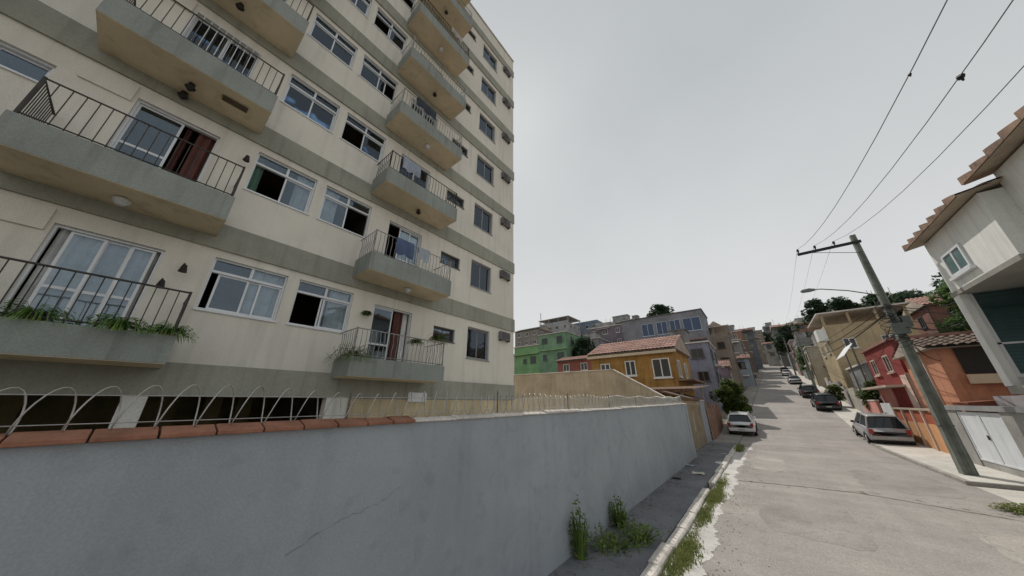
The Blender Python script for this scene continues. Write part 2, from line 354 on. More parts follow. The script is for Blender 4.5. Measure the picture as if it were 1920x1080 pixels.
# ------------------------------------------------------------------ apartment building
FX = -7.9; S = 2.78; Z0 = 3.15; NF = 7
YL, YR = -9.0, 9.9
def z0(k): return Z0 + S * k
ORG = (FX, 0.0, 0.0)
apt = thing('apartment_building', 'tall beige apartment block with grey-green bands and ochre-bottomed balconies behind the cement wall', 'building', ORG)
SPEC = []      # openings on the facade: (y0,y1,z0,z1)
def floor_open(k):
    b = z0(k)
    return dict(A=(0.34, 1.58, b + 1.0, b + 2.07), B=(1.80, 3.06, b + 1.0, b + 2.07), big=(-1.45, -0.30, b - 0.02, b + 1.94), cd=(3.66, 4.86, b - 0.02, b + 1.93),
                bath=(5.70, 6.60, b + 1.27, b + 1.72), bed=(7.20, 8.36, b + 0.83, b + 1.98), left=(-3.3, -2.28, b + 1.36, b + 1.79), left2=(-5.2, -4.0, b + 1.0, b + 2.07), left3=(-7.0, -5.6, b + 1.0, b + 2.07))
holes = [h for k in range(NF) for h in floor_open(k).values()] + [(YL + 0.3, -4.2, 0.0, 2.6), (-3.9, -0.03, 0.0, 2.6), (0.23, 2.93, 0.0, 2.6), (3.62, 3.84, 2.12, 2.3)]
def holed_wall(y0, y1, za, zb, holes, depth):
    b = MB(); ys = sorted({y0, y1, *[h[0] for h in holes], *[h[1] for h in holes]}); zs = sorted({za, zb, *[h[2] for h in holes], *[h[3] for h in holes]})
    ys = [v for v in ys if y0 <= v <= y1]; zs = [v for v in zs if za <= v <= zb]
    def inside(cy, cz): return any(h[0] < cy < h[1] and h[2] < cz < h[3] for h in holes)
    for i in range(len(ys) - 1):
        run = None
        for j in range(len(zs) - 1):
            solid = not inside((ys[i] + ys[i + 1]) / 2, (zs[j] + zs[j + 1]) / 2)
            if solid and run is None: run = zs[j]
            if (not solid or j == len(zs) - 2) and run is not None:
                top = zs[j + 1] if solid else zs[j]
                b.quad((0, ys[i], run), (0, ys[i + 1], run), (0, ys[i + 1], top), (0, ys[i], top))
                b.quad((-depth, ys[i], run), (-depth, ys[i], top), (-depth, ys[i + 1], top), (-depth, ys[i + 1], run)); run = None
    for h in holes:
        a, c, d, e = h
        b.quad((0, a, d), (0, a, e), (-depth, a, e), (-depth, a, d)); b.quad((0, c, d), (-depth, c, d), (-depth, c, e), (0, c, e))
        b.quad((0, a, e), (0, c, e), (-depth, c, e), (-depth, a, e)); b.quad((0, a, d), (-depth, a, d), (-depth, c, d), (0, c, d))
    return b
ZT = z0(NF) + 1.05
fw = holed_wall(YL, YR, 0.0, ZT, holes, 0.2)
fw.build('facade_wall', M_BEIGE, apt)
sh = MB(); DP = -11.0
sh.box(DP, -0.2, YR - 0.2, YR, 0, ZT); sh.box(DP, -0.2, YL, YL + 0.2, 0, ZT); sh.box(DP - 0.2, DP, YL, YR, 0, ZT)
sh.build('outer_walls', M_BEIGE, apt)
MB().box(DP, -0.2, YL + 0.2, YR - 0.2, z0(NF) - 0.12, z0(NF)).build('roof_slab', M_LIGHTCON, apt)
cp = MB(); cp.box(-0.24, 0.06, YL, YR + 0.03, ZT, ZT + 0.07); cp.build('parapet_cap', M_LIGHTCON, apt)
for k in range(NF):
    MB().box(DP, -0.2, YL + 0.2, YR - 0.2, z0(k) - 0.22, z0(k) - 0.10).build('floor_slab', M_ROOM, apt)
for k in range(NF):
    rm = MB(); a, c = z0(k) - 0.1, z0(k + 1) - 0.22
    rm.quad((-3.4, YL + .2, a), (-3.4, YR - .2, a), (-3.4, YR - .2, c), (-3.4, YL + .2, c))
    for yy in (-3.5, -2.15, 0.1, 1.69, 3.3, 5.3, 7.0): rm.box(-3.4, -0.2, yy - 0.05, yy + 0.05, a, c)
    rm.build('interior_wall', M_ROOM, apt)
# ground-level pilotis and parking wall
for a, c in ((-0.03, 0.23), (2.93, 3.40)):
    pass
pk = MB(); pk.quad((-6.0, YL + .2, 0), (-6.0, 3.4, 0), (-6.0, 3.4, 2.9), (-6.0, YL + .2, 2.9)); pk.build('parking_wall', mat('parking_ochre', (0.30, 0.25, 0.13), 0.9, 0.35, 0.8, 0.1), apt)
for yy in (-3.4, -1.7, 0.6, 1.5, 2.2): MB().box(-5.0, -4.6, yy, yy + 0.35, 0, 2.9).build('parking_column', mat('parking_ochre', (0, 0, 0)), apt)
for a, c in ((-4.2, -3.9), (-0.03, 0.23), (2.93, 3.40)): MB().box(0.006, 0.05, a - 0.004, c + 0.004, 0, 2.6).build('column', M_CREAM, apt)
MB().box(0.003, 0.03, 3.42, YR, 0, 2.58).build('base_course', mat('ochre_base', (0.62, 0.52, 0.34), 0.9, 0.2, 0.9, 0.1, 40, 0.4), apt)
# floor bands: one proud strip per storey, cut by nothing
for k in range(NF + 1):
    b = MB(); b.box(0.003, 0.05, YL - 0.02, YR + 0.02, z0(k) - 0.55, z0(k)); b.build('floor_band', M_BAND, apt)
# sub-sill line under the windows and the blocked openings beside the doors
for k in range(NF):
    MB().box(0.004, 0.035, -2.08, -1.50, z0(k) + 1.78, z0(k) + 2.15).build('blocked_opening', M_BEIGE, apt)
# windows
def make_window(kind, w, h, sashes, transom=None, mat_f=M_ALU, curtain=None, bars=None, mids=()):
    """sashes: (y0,y1,layer); returns list of (name, mesh, level)"""
    f = MB(); fx = -0.09
    f.ring(0.0, w, 0.0, h, 0.035, fx - 0.05, fx + 0.03)
    f.box(-0.13, 0.03, -0.02, w + 0.02, -0.035, -0.001)          # sill
    top = h - 0.035
    if transom: f.box(fx - 0.05, fx + 0.025, 0.035, w - 0.035, transom - 0.03, transom + 0.02); top = transom - 0.03
    panes = []
    for a, c, ly in sashes:
        x = fx - 0.012 - 0.026 * ly; f.ring(a, c, 0.037, top - 0.002, 0.035, x - 0.022, x); p = MB(); p.box(x - 0.014, x - 0.009, a + 0.035, c - 0.035, 0.072, top - 0.037); panes.append(p)
        for mz in mids: f.box(x - 0.02, x - 0.002, a + 0.035, c - 0.035, mz, mz + 0.045)
    if transom:
        n = 2; f.box(fx - 0.05, fx + 0.02, w / 2 - 0.025, w / 2 + 0.025, transom + 0.02, h - 0.035)
        for i in range(n):
            a = 0.035 + i * (w / 2 - 0.01); p = MB(); p.box(fx - 0.012, fx - 0.007, a, a + w / 2 - 0.06, transom + 0.02, h - 0.035); panes.append(p)
    if bars:
        nb = int(w / 0.115)
        for i in range(nb + 1): f.box(0.035, 0.05, 0.02 + i * (w - 0.04) / nb - 0.007, 0.02 + i * (w - 0.04) / nb + 0.007, 0, h)
        for z in (0.02, h * 0.45, h - 0.03): f.box(0.033, 0.052, 0.0, w, z, z + 0.018)
    out = [('frame', f.mesh('window_frame', mat_f))] + [('pane', p.mesh('pane', M_GLASS)) for p in panes]
    for cu in (curtain or []):
        a, c, cm = cu; b = MB(); n = max(6, int((c - a) / 0.045)); pr = None
        for i in range(n + 1):
            y = a + (c - a) * i / n; x = -0.19 + 0.034 * math.sin(i * 2.1) + 0.012 * math.sin(i * 0.9)
            q = (x, y)
            if pr: b.quad((pr[0], pr[1], 0.02), (q[0], q[1], 0.02), (q[0], q[1], h + 0.05), (pr[0], pr[1], h + 0.05))
            pr = q
        out.append(('curtain', b.mesh('curtain', cm, smooth=True)))
    return out
WLIB = {}
def put_window(key, name, y, z, *a, **k):
    if key not in WLIB: WLIB[key] = make_window(key, *a, **k)
    L = WLIB[key]; root = inst(name, L[0][1], apt, (0, y, z))
    for n, me in L[1:]: inst(n, me, root)
for k in range(NF):
    o = floor_open(k); W = 1.24; H = 1.07; kk = k % 4
    va = {0: ([(0.14, 0.63, 0), (0.60, 0.84, 1), (0.80, 1.205, 0)], [(0.62, 1.22, M_CURTAIN)]), 1: ([(0.62, 1.205, 0)], [(0.0, 0.2, M_CURTAIN3), (0.85, 1.2, M_CURTAIN)]),
          2: ([(0.035, 0.64, 0), (0.60, 1.205, 1)], [(0.05, 0.35, M_CURTAIN), (1.0, 1.2, M_CURTAIN)]), 3: ([(0.035, 0.64, 0), (0.60, 1.205, 1)], [(0.7, 1.2, M_CURTAIN)])}[kk]
    put_window(('A', kk), 'window', o['A'][0], o['A'][2], W, H, va[0], 0.80, curtain=va[1])
    vb = {0: ([(0.62, 1.225, 0), (0.57, 0.68, 1)], [(0.75, 1.2, M_CURTAIN)]), 1: ([(0.035, 0.66, 0)], [(0.05, 0.4, M_CURTAIN)]), 2: ([(0.60, 1.225, 0)], [(0.9, 1.2, M_CURTAIN3)]), 3: ([(0.035, 0.66, 0), (0.62, 0.9, 1)], [])}[kk]
    put_window(('B', kk), 'window', o['B'][0], o['B'][2], 1.26, H, vb[0], 0.80, curtain=vb[1])
    vd = {0: dict(sashes=[(0.16, 0.52, 0), (0.50, 0.80, 1), (0.78, 1.06, 0)], curtain=[(0.05, 1.1, M_CURTAIN)], mids=(0.98,)), 1: dict(sashes=[(0.03, 0.63, 0)], curtain=[(0.85, 1.13, M_CURTAIN2), (0.68, 0.76, M_CURTAIN2)], mids=(0.98,)),
          2: dict(sashes=[(0.03, 0.60, 0), (0.57, 1.12, 1)], bars=True, curtain=[(0.6, 1.1, M_CURTAIN)]), 3: dict(sashes=[(0.03, 0.60, 0), (0.57, 1.12, 1)], curtain=[(0.1, 0.6, M_CURTAIN)])}[kk]
    put_window(('D', kk), 'balcony_door', o['big'][0], o['big'][2], 1.15, 1.96, **vd)
    vc = {0: dict(sashes=[(0.03, 0.62, 0)], curtain=[(0.72, 0.98, M_CURTAIN2), (1.0, 1.17, M_CURTAIN)], mids=(0.85,)), 1: dict(sashes=[(0.42, 0.82, 0), (0.80, 1.17, 1)], curtain=[(0.5, 1.1, M_CURTAIN)], mids=(0.8,)),
          2: dict(sashes=[(0.03, 0.62, 1), (0.60, 1.17, 0)]), 3: dict(sashes=[(0.03, 0.62, 0), (0.60, 1.17, 1)], bars=True)}[kk]
    put_window(('C', kk), 'balcony_door', o['cd'][0], o['cd'][2], 1.20, 1.95, **vc)
    put_window(('bath', 0), 'bathroom_window', o['bath'][0], o['bath'][2], 0.90, 0.45, [(0.03, 0.46, 0), (0.44, 0.87, 1)], mat_f=M_DALU)
    put_window(('bed', kk % 2), 'window', o['bed'][0], o['bed'][2], 1.16, 1.15, [(0.03, 0.60, 0), (0.56, 1.13, 1)], mat_f=mat('grey_aluminium', (0.34, 0.34, 0.35), .5), curtain=[(0.05, 0.62 if kk % 2 else 1.1, M_CURTAIN)])
    put_window(('left', 0), 'bathroom_window', o['left'][0], o['left'][2], 1.02, 0.43, [(0.03, 0.52, 0), (0.50, 0.99, 1)])
    put_window(('L', 2), 'window', o['left2'][0], o['left2'][2], W, H, [(0.035, 0.64, 0), (0.60, 1.205, 1)], 0.80)
    put_window(('L', 2), 'window', o['left3'][0], o['left3'][2], W, H, None)
# balconies
def railing(y0, y1, d, za, zb, fancy, sides=True):
    """front + two returns; local x 0 at the wall, d outward"""
    b = MB(); r = 0.016 if not fancy else 0.014
    pts = [(0.0, y0), (d, y0), (d, y1), (0.0, y1)]
    b.tube([(x, y, zb) for x, y in pts], r, 6); b.tube([(x, y, za + 0.05) for x, y in pts], r * 0.8, 4)
    def bar(x, y, lean=0.0):
        if fancy: b.tube([(x, y, za), (x, y, za + (zb - za) * .35), (x + (0.05 if 0 < x < d else 0.03), y, za + (zb - za) * .6), (x, y, zb)], 0.0085, 4)
        else: b.tube([(x, y, za), (x, y, zb)], 0.0065, 4)
    n = int((y1 - y0) / (0.118 if not fancy else 0.11))
    for i in range(1, n): bar(d, y0 + (y1 - y0) * i / n)
    n = int(d / (0.07 if not fancy else 0.1))
    for i in range(1, n): bar(d * i / n, y0); bar(d * i / n, y1)
    for x, y in ((d, y0), (d, y1)): b.tube([(x, y, za), (x, y, zb + 0.02)], 0.02, 6)
    return b
BLIB = {}
def put_balcony(k, key, y0, y1, d, fancy, rail=True, m_rail=M_IRON):
    b = z0(k); kk = (key, rail, m_rail.name, k == 0)
    if kk not in BLIB:
        a = MB(); lo = -0.30 if k else -0.22
        a.box(0.0, d - 0.1, y0 + 0.1, y1 - 0.1, lo + .02, -0.06)
        a.box(d - 0.1, d, y0, y1, lo, 0.2); a.box(0.052, d - 0.1, y0, y0 + 0.1, lo, 0.2); a.box(0.052, d - 0.1, y1 - 0.1, y1, lo, 0.2)
        so = MB(); so.box(0.054, d - 0.004, y0 + 0.004, y1 - 0.004, lo - .009, lo - .002)
        ra = railing(y0 + 0.05, y1 - 0.05, d - 0.05, 0.2, 0.92 if not fancy else 0.86, fancy)
        BLIB[kk] = (a.mesh('balcony', M_FASCIA), so.mesh('soffit', M_SOFFIT), ra.mesh('railing', m_rail))
    A, Sf, Ra = BLIB[kk]
    o = inst('balcony', A, apt, (0, 0, b + (0.12 if k == 0 else 0.0))); inst('soffit', Sf, o)
    if rail: inst('railing', Ra, o)
    return o
for k in range(NF + 1):
    put_balcony(k, 'A', -2.08, 0.24, 0.95, False, k < NF, mat('faded_black_iron', (0.075, 0.068, 0.06), .6, .3, 5, 0))
    put_balcony(k, 'C', 2.90, 5.52, 0.95, True, k < NF, M_PALEIRON if k % 3 < 2 else M_IRON)
    put_balcony(k, 'L', -8.8, -3.5, 0.95, False, k < NF)
# enclosed / shaded top balconies: awning rail boxes
# small fixtures on the facade
def fixture(kind, x, y, z):
    b = MB()
    if kind == 'ceiling_lamp':
        b.tube([(x, y, z), (x, y, z - 0.10)], 0.05, 8); b.tube([(x, y, z - 0.10), (x, y, z - 0.17)], [0.085, 0.03], 8); return b.build('ceiling_lamp', M_IRON, apt)
    if kind == 'white_lamp':
        b.tube([(x, y, z), (x, y, z - 0.05)], 0.1, 10); b.tube([(x, y, z - 0.05), (x, y, z - 0.10)], [0.085, 0.05], 10); return b.build('ceiling_lamp', M_ALU, apt)
    if kind == 'bracket':
        b.tube([(0.0, y, z), (0.12, y + 0.02, z + 0.03), (0.2, y + 0.03, z - 0.02)], 0.012, 5); b.tube([(0.2, y + 0.03, z - 0.02), (0.2, y + 0.03, z - 0.16)], [0.03, 0.06], 8); return b.build('wall_lantern', M_IRON, apt)
    if kind == 'vent':
        b.box(x - 0.08, x + 0.08, y - 0.2, y + 0.2, z - 0.012, z - 0.001); return b.build('vent_grille', mat('dark_vent', (0.12, 0.09, 0.06), 0.9, 0.2), apt)
fixture('ceiling_lamp', 0.5, -0.93, z0(2) - 0.33); fixture('ceiling_lamp', 0.15, -1.0, z0(2) - 0.33); fixture('vent', 0.62, -0.3, z0(2) - 0.33)
fixture('white_lamp', 0.45, -0.95, z0(1) - 0.33); fixture('ceiling_lamp', 0.5, -0.9, z0(3) - 0.33)
for k in range(1, 8): fixture('ceiling_lamp' if k % 2 == 0 else 'white_lamp', 0.5, 4.3, z0(k) - 0.33)
fixture('bracket', 0, -0.03, z0(0) + 1.72); fixture('bracket', 0, -0.2, z0(0) + 1.36); fixture('bracket', 0, 0.16, z0(1) + 1.7)
# air conditioners (hang from the facade: things of their own)
ordinal = ['lowest', 'second-lowest', 'third from the bottom', 'fourth from the bottom', 'fifth from the bottom', 'second-highest', 'highest']
def ac_unit(y, z, label):
    t = thing('air_conditioner', label, 'air conditioner', (FX, y, z), 'air conditioners on the apartment facade')
    MB().box(0.002, 0.15, 0, 0.60, 0, 0.34).build('casing', mat('ac_casing', (0.20, 0.195, 0.19), 0.7, 0.2, 3, 0.0, streak=0.4), t, bevel=0.012)
    gr = MB()
    for i in range(7): gr.box(0.151, 0.162, 0.04, 0.34, 0.04 + i * 0.045, 0.06 + i * 0.045)
    gr.build('grille', M_DALU, t)
    f = MB(); n = len(f.v); f.tube([(0.151, 0.47, 0.17), (0.16, 0.47, 0.17)], 0.10, 14); f.build('fan_cover', M_DALU, t)
    for q in (0.06, 0.56): MB().box(0.002, 0.15, q - 0.04, q, -0.04, -0.002).build('bracket', M_IRON, t)
for k in range(NF): ac_unit(8.90, z0(k) + 1.74, 'boxy air conditioner beside the end bedroom window, %s of the column' % ordinal[k])

# white plate on the wall below the small balcony
pl = MB(); pl.box(0, 0.02, 0, 0.62, 0, 0.25); po = pl.build('wall_plate', mat('white_board', (0.78, 0.80, 0.82), 0.6, 0.05), None); po.location = (FX + 0.054, 5.02, 2.52)
tag(po, 'blank white rectangular plate below the lowest small balcony', 'plate')

# ------------------------------------------------------------------ cement boundary wall, coping and razor coil
WX = -3.1
bw = thing('boundary_wall', 'long grey cement-rendered wall along the left pavement', 'wall', (WX, 4, 0))
OW = (WX, 4, 0)
def wall_top(y): return 2.28 + 0.0030 * max(0, y + 0.5) ** 1.35
w = MB(); ys = [-12 + i * 0.5 for i in range(60)]; ys = [y for y in ys if y < 17.4] + [17.45]
rw = random.Random(11)
rows = []
for y in ys:
    r = []
    for j in range(9):
        zt = wall_top(y); z = zt * j / 8; r.append(len(w.v)); w.v.append((WX + rw.uniform(-.006, .006) + (-0.06 * max(0, (y - 17.1)) if y > 17.1 else 0), y, z))
    for j in range(9):
        zt = wall_top(y); r.append(len(w.v)); w.v.append((WX - 0.2, y, zt * (8 - j) / 8))
    rows.append(r)
for a, c in zip(rows, rows[1:]):
    for j in range(len(a) - 1): w.f.append((a[j], c[j], c[j + 1], a[j + 1]))
w.f.append(tuple(rows[-1])); w.f.append(tuple(reversed(rows[0])))
w.build('wall_body', M_WALL, bw, OW)
def wall_crack(pts, wd):
    b = MB(); rr = random.Random(int(pts[0][0] * 10)); P = []
    for (y0, z0_), (y1, z1_) in zip(pts, pts[1:]):
        n = 9
        for i in range(n): P.append((y0 + (y1 - y0) * i / n + rr.uniform(-.006, .006), z0_ + (z1_ - z0_) * i / n + rr.uniform(-.012, .012), wd * rr.uniform(.2, 1.2)))
    for (y0, z0_, w0), (y1, z1_, w1) in zip(P, P[1:]): b.quad((WX + .009, y0, z0_ - w0), (WX + .009, y1, z1_ - w1), (WX + .009, y1, z1_ + w1), (WX + .009, y0, z0_ + w0))
    b.build('hairline_crack', mat('crack_dark', (0.14, 0.15, 0.16), .95, .2), bw, OW)
wall_crack([(1.1, 1.42), (1.45, 1.55), (1.8, 1.60), (2.05, 1.72)], .0016)
MB().box(WX - 0.24, WX + 0.035, 17.2, 17.62, 0, wall_top(17.4) + 0.02).build('end_pier', M_WALL, bw, OW, bevel=0.05)
y = -6.0
while y < 1.9:
    L = 0.27; zt = wall_top(y); t = rw.uniform(-.006, .006)
    MB().prism([(WX - 0.25, zt + 0.008), (WX + 0.05, zt + 0.004), (WX + 0.052, zt + 0.034), (WX - 0.1, zt + 0.07 + t), (WX - 0.25, zt + 0.04)], 'y', y, y + L - 0.008 - rw.uniform(0, .006)).build('coping_tile', M_TERRA, bw, OW, bevel=0.006)
    y += L
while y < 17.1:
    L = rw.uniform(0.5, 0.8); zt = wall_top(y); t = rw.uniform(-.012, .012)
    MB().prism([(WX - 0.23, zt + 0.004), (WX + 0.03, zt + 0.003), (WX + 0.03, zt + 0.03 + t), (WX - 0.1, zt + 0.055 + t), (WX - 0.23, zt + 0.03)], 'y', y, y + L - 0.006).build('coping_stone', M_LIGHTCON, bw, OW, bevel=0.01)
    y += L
coil = thing('razor_wire', 'coils of galvanised razor wire along the cement wall top', 'razor wire', (WX, 4, 2.3))
b = MB(); n = 0; path = []
y = -3.0; a = 0.0
while y < 17.0:
    zt = wall_top(y) + 0.05
    rr = 0.135 + 0.012 * math.sin(y * 3.1); path.append((WX - 0.09 + rr * math.cos(a) * 0.5, y - 0.030 * math.cos(a) + 0.012 * math.sin(a), zt + rr + rr * math.sin(a)))
    a += 2 * math.pi / 18; y += (0.175 + 0.03 * math.sin(y * 1.3)) / 18
b.tube(path, [0.0045 + 0.00045 * max(0, p[1]) for p in path], 4); b.build('coil', M_GALV, coil, (WX, 4, 2.3), smooth=True)
path2 = [(p[0], p[1] + 0.08, p[2]) for p in path[::1]]
for y in [-3 + i * 2.2 for i in range(10)]:
    MB().tube([(WX - 0.09, y, wall_top(y) + 0.02), (WX - 0.09, y, wall_top(y) + 0.36)], 0.01, 5).build('post', M_GREYIRON, coil, (WX, 4, 2.3))
for dz in (0.10, 0.26): MB().tube([(WX - 0.09, y, wall_top(y) + dz) for y in [-3 + i for i in range(21)]], 0.003, 4).build('strand', M_GALV, coil, (WX, 4, 2.3))

# ------------------------------------------------------------------ plants
def blades(b, n, base, hmin, hmax, spread, wid, droop, rnd, r0=0.05, seg=4):
    for i in range(n):
        a = rnd.uniform(0, 2 * math.pi); h = rnd.uniform(hmin, hmax); s = rnd.uniform(0.3, 1.0) * spread
        dx, dy = math.cos(a), math.sin(a); x0 = base[0] + dx * rnd.uniform(0, r0); y0 = base[1] + dy * rnd.uniform(0, r0); z00 = base[2]
        px, py = -dy, dx; pv = None; w = wid * rnd.uniform(0.6, 1.2)
        for j in range(seg + 1):
            t = j / seg; q = (x0 + dx * s * t, y0 + dy * s * t, z00 + h * (t - droop * t * t)); ww = w * (1 - t) ** 0.7 * 0.5
            if pv:
                (qx, qy, qz), pw = pv
                if j < seg: b.quad((qx - px * pw, qy - py * pw, qz), (qx + px * pw, qy + py * pw, qz), (q[0] + px * ww, q[1] + py * ww, q[2]), (q[0] - px * ww, q[1] - py * ww, q[2]))
                else: b.quad((qx - px * pw, qy - py * pw, qz), (qx + px * pw, qy + py * pw, qz), q)
            pv = (q, ww)
def fern(x, y, z, label, size=0.4, n=42, seed=1, m=None, pot=True):
    rnd = random.Random(seed); t = thing('potted_fern', label, 'plant', (x, y, z), 'plants on the balconies')
    if pot: MB().tube([(0, 0, 0.0), (0, 0, 0.13)], [0.075, 0.10], 10).build('pot', M_TERRA, t)
    b = MB()
    for i in range(n):      # arching fronds with leaflets
        a = rnd.uniform(0, 6.28); L = size * rnd.uniform(0.55, 1.1); up = rnd.uniform(0.5, 2.1); dx, dy = math.cos(a), math.sin(a); P = []
        for j in range(7):
            u = j / 6; P.append(Vector((dx * L * u, dy * L * u, 0.12 + L * (up * u - (up + 0.25) * u * u))))
        for j in range(1, 6):
            w = 0.055 * math.sin(math.pi * (j / 6) ** 0.7) + 0.012
            for sg in (-1, 1):
                q = P[j] + Vector((-dy, dx, 0)) * sg * w + Vector((dx, dy, 0)) * 0.02 + Vector((0, 0, -0.012)); b.quad(P[j] - Vector((dx, dy, 0)) * 0.012, q, P[j] + Vector((dx, dy, 0)) * 0.014)
        for j in range(6): b.quad(P[j] + Vector((-dy, dx, 0)) * .004, P[j] - Vector((-dy, dx, 0)) * .004, P[j + 1] - Vector((-dy, dx, 0)) * .003, P[j + 1] + Vector((-dy, dx, 0)) * .003)
    b.build('fronds', m or M_FERN, t); return t
BX = FX + 0.72
fern(BX, -1.06, z0(0) + 0.24, 'leftmost green fern on the lowest large balcony edge', 0.42, 130, 1)
fern(BX + 0.08, -0.36, z0(0) + 0.24, 'drooping fern at the foot of the lowest balcony railing, in front of its glass door', 0.42, 130, 2)
fern(BX + 0.08, 0.14, z0(0) + 0.24, 'fern on the right end corner of the lowest large balcony', 0.36, 100, 3)
fern(BX - 0.1, 3.10, z0(0) + 0.20, 'tall dark plant at the left end of the lowest small balcony', 0.62, 120, 4, M_HEDGE)
fern(BX + 0.12, 4.55, z0(0) + 0.75, 'small bushy plant hung on the lowest small balcony railing', 0.24, 70, 5, M_HEDGE, False)
fern(BX + 0.05, 5.35, z0(0) + 0.95, 'leafy plant at the right end of the lowest small balcony', 0.40, 80, 6, M_HEDGE, False)
fern(FX + 0.14, 3.42, z0(0) + 1.45, 'round dark hanging plant left of the lowest small balcony door', 0.15, 70, 8, M_HEDGE, False)
def cloth(y0, w, h, zt, c, label, seed, x=FX + 0.97):
    rr = random.Random(seed); b = MB(); n = 10; pr = None; ph = rr.uniform(0, 6)
    for i in range(n + 1):
        y = y0 + w * i / n; d = 0.018 * math.sin(i * 1.5 + ph)
        q = [(x + d * .3, y, zt), (x + .012 + d, y, zt - h * .5), (x + .008 + d * 1.6, y, zt - h - .03 * math.sin(i * .8 + ph))]
        if pr:
            for k in range(2): b.quad(pr[k], q[k], q[k + 1], pr[k + 1])
            b.quad((x - .07, pr[0][1], zt - h * .4), (x - .07, q[0][1], zt - h * .4), q[0], pr[0])
        pr = q
    o = b.build('hanging_cloth', clothmat('cloth_%d' % seed, c), None); o.data.polygons.foreach_set('use_smooth', [True] * len(o.data.polygons)); tag(o, label, 'cloth', 'laundry on the balcony railings')
cloth(3.5, .55, .50, z0(1) + .88, (0.10, 0.14, 0.24), 'dark blue cloth over the second-lowest small balcony railing', 91)
cloth(4.2, .40, .42, z0(1) + .88, (0.42, 0.46, 0.50), 'pale grey cloth over the second-lowest small balcony railing', 92)
cloth(3.3, .6, .45, z0(2) + .88, (0.34, 0.38, 0.46), 'light blue-grey cloth over the third small balcony railing from below', 93)
cloth(3.4, .8, .40, z0(3) + .88, (0.05, 0.06, 0.08), 'dark cloth over the fourth small balcony railing from below', 94)
cloth(4.4, .6, .35, z0(5) + .88, (0.45, 0.43, 0.40), 'beige cloth over the sixth small balcony railing from below', 95)
def weed(x, y, z, label, h, spread, n, seed, m=M_WEED, wid=0.03):
    rnd = random.Random(seed); t = thing('weed_clump', label, 'weed', (x, y, z), 'weeds by the kerbs and wall')
    b = MB(); blades(b, int(n * 0.4), (0, 0, 0), h * 0.4, h * 1.25, spread, wid, 0.45, rnd, spread * 0.5)
    for i in range(int(n * 2.6)):
        a = rnd.uniform(0, 6.28); r = spread * 0.95 * rnd.random() ** 0.8; zz = rnd.uniform(0.05, 1.0) * h * (1 - 0.6 * r / spread); s = rnd.uniform(0.012, 0.036)
        if math.sin(a * 3 + seed) * .5 + .5 < rnd.random() * .8: continue
        c = Vector((math.cos(a) * r, math.sin(a) * r, zz)); u = Vector((rnd.uniform(-1, 1), rnd.uniform(-1, 1), rnd.uniform(-.6, .6))).normalized(); v = u.orthogonal().normalized()
        b.quad(c - u * s, c + v * s * 0.6, c + u * s, c - v * s * 0.6)
    b.build('leaves', m, t); return t
weed(-2.95, 5.45, 0.115, 'tallest weed growing against the cement wall at the bottom edge', 0.98, 0.19, 130, 21, wid=0.045)
weed(-2.92, 7.15, 0.115, 'upright weed at the wall foot, farther up the pavement', 0.66, 0.24, 190, 22, wid=0.035)
weed(-2.80, 5.95, 0.115, 'thin sparse weeds between the two tall wall weeds', 0.42, 0.40, 90, 23, wid=0.02)
weed(-2.42, 6.75, 0.115, 'low spreading weed in the middle of the left pavement', 0.34, 0.46, 200, 24)
weed(-2.62, 6.15, 0.115, 'small low weed beside the spreading weed on the left pavement', 0.20, 0.42, 90, 25)
weed(4.25, 14.3, 0.03, 'green weed patch at the right road edge below the pole', 0.22, 0.5, 420, 26, M_GRASS)
# grass strip growing in the kerb joint
b = MB(); rg = random.Random(9)
for i in range(15000):
    y = 4.2 + 10.6 * rg.random(); dens = 0.5 + 0.5 * math.sin(y * 2.1) * math.sin(y * 0.9 + 1)
    if y > 13.2 and rg.random() < 0.6: continue
    if rg.random() > 0.35 + 0.65 * dens: continue
    x = -1.80 + rg.gauss(0.10, 0.085) * (0.6 + 0.6 * dens)
    if x < -1.85: x = -1.85 + rg.random() * 0.1
    h = rg.uniform(0.02, 0.085) * (0.5 + dens); a = rg.uniform(0, 6.28); w = rg.uniform(0.006, 0.016); dx, dy = math.cos(a), math.sin(a)
    b.quad((x - dy * w, y + dx * w, 0.03), (x + dy * w, y - dx * w, 0.03), (x + dx * h * 0.7, y + dy * h * 0.7, 0.03 + h))
for i in range(700):
    y = 21.3 + 2.6 * rg.random(); x = -1.74 + rg.gauss(0, 0.09); h = rg.uniform(0.06, 0.26); a = rg.uniform(0, 6.28); w = rg.uniform(0.008, 0.02); dx, dy = math.cos(a), math.sin(a)
    b.quad((x - dy * w, y + dx * w, 0.03), (x + dy * w, y - dx * w, 0.03), (x + dx * h * 0.6, y + dy * h * 0.6, 0.03 + h))
go = b.build('kerb_grass', M_GRASS); tag(go, 'strip of short grass growing along the left kerb gutter', 'grass'); go['kind'] = 'stuff'
b = MB(); rl = random.Random(15)
for i in range(900):
    y = rl.uniform(4.5, 24); x = -3.08 + abs(rl.gauss(0, .22)) if rl.random() < .65 else rl.uniform(-3.05, -2.06); s_ = rl.uniform(.008, .03); a = rl.uniform(0, 6.28); u, v = math.cos(a) * s_, math.sin(a) * s_
    b.quad((x - u, y - v, .118), (x + v * .6, y - u * .6, .118 + rl.uniform(0, .012)), (x + u, y + v, .12), (x - v * .6, y + u * .6, .118 + rl.uniform(0, .012)))
for i in range(700):
    y = rl.uniform(4.5, 24); x = -1.35 + abs(rl.gauss(0, .3)); s_ = rl.uniform(.006, .02); a = rl.uniform(0, 6.28); u, v = math.cos(a) * s_, math.sin(a) * s_
    b.quad((x - u, y - v, .0365), (x + v * .6, y - u * .6, .037 + rl.uniform(0, .01)), (x + u, y + v, .0375), (x - v * .6, y + u * .6, .037 + rl.uniform(0, .01)))
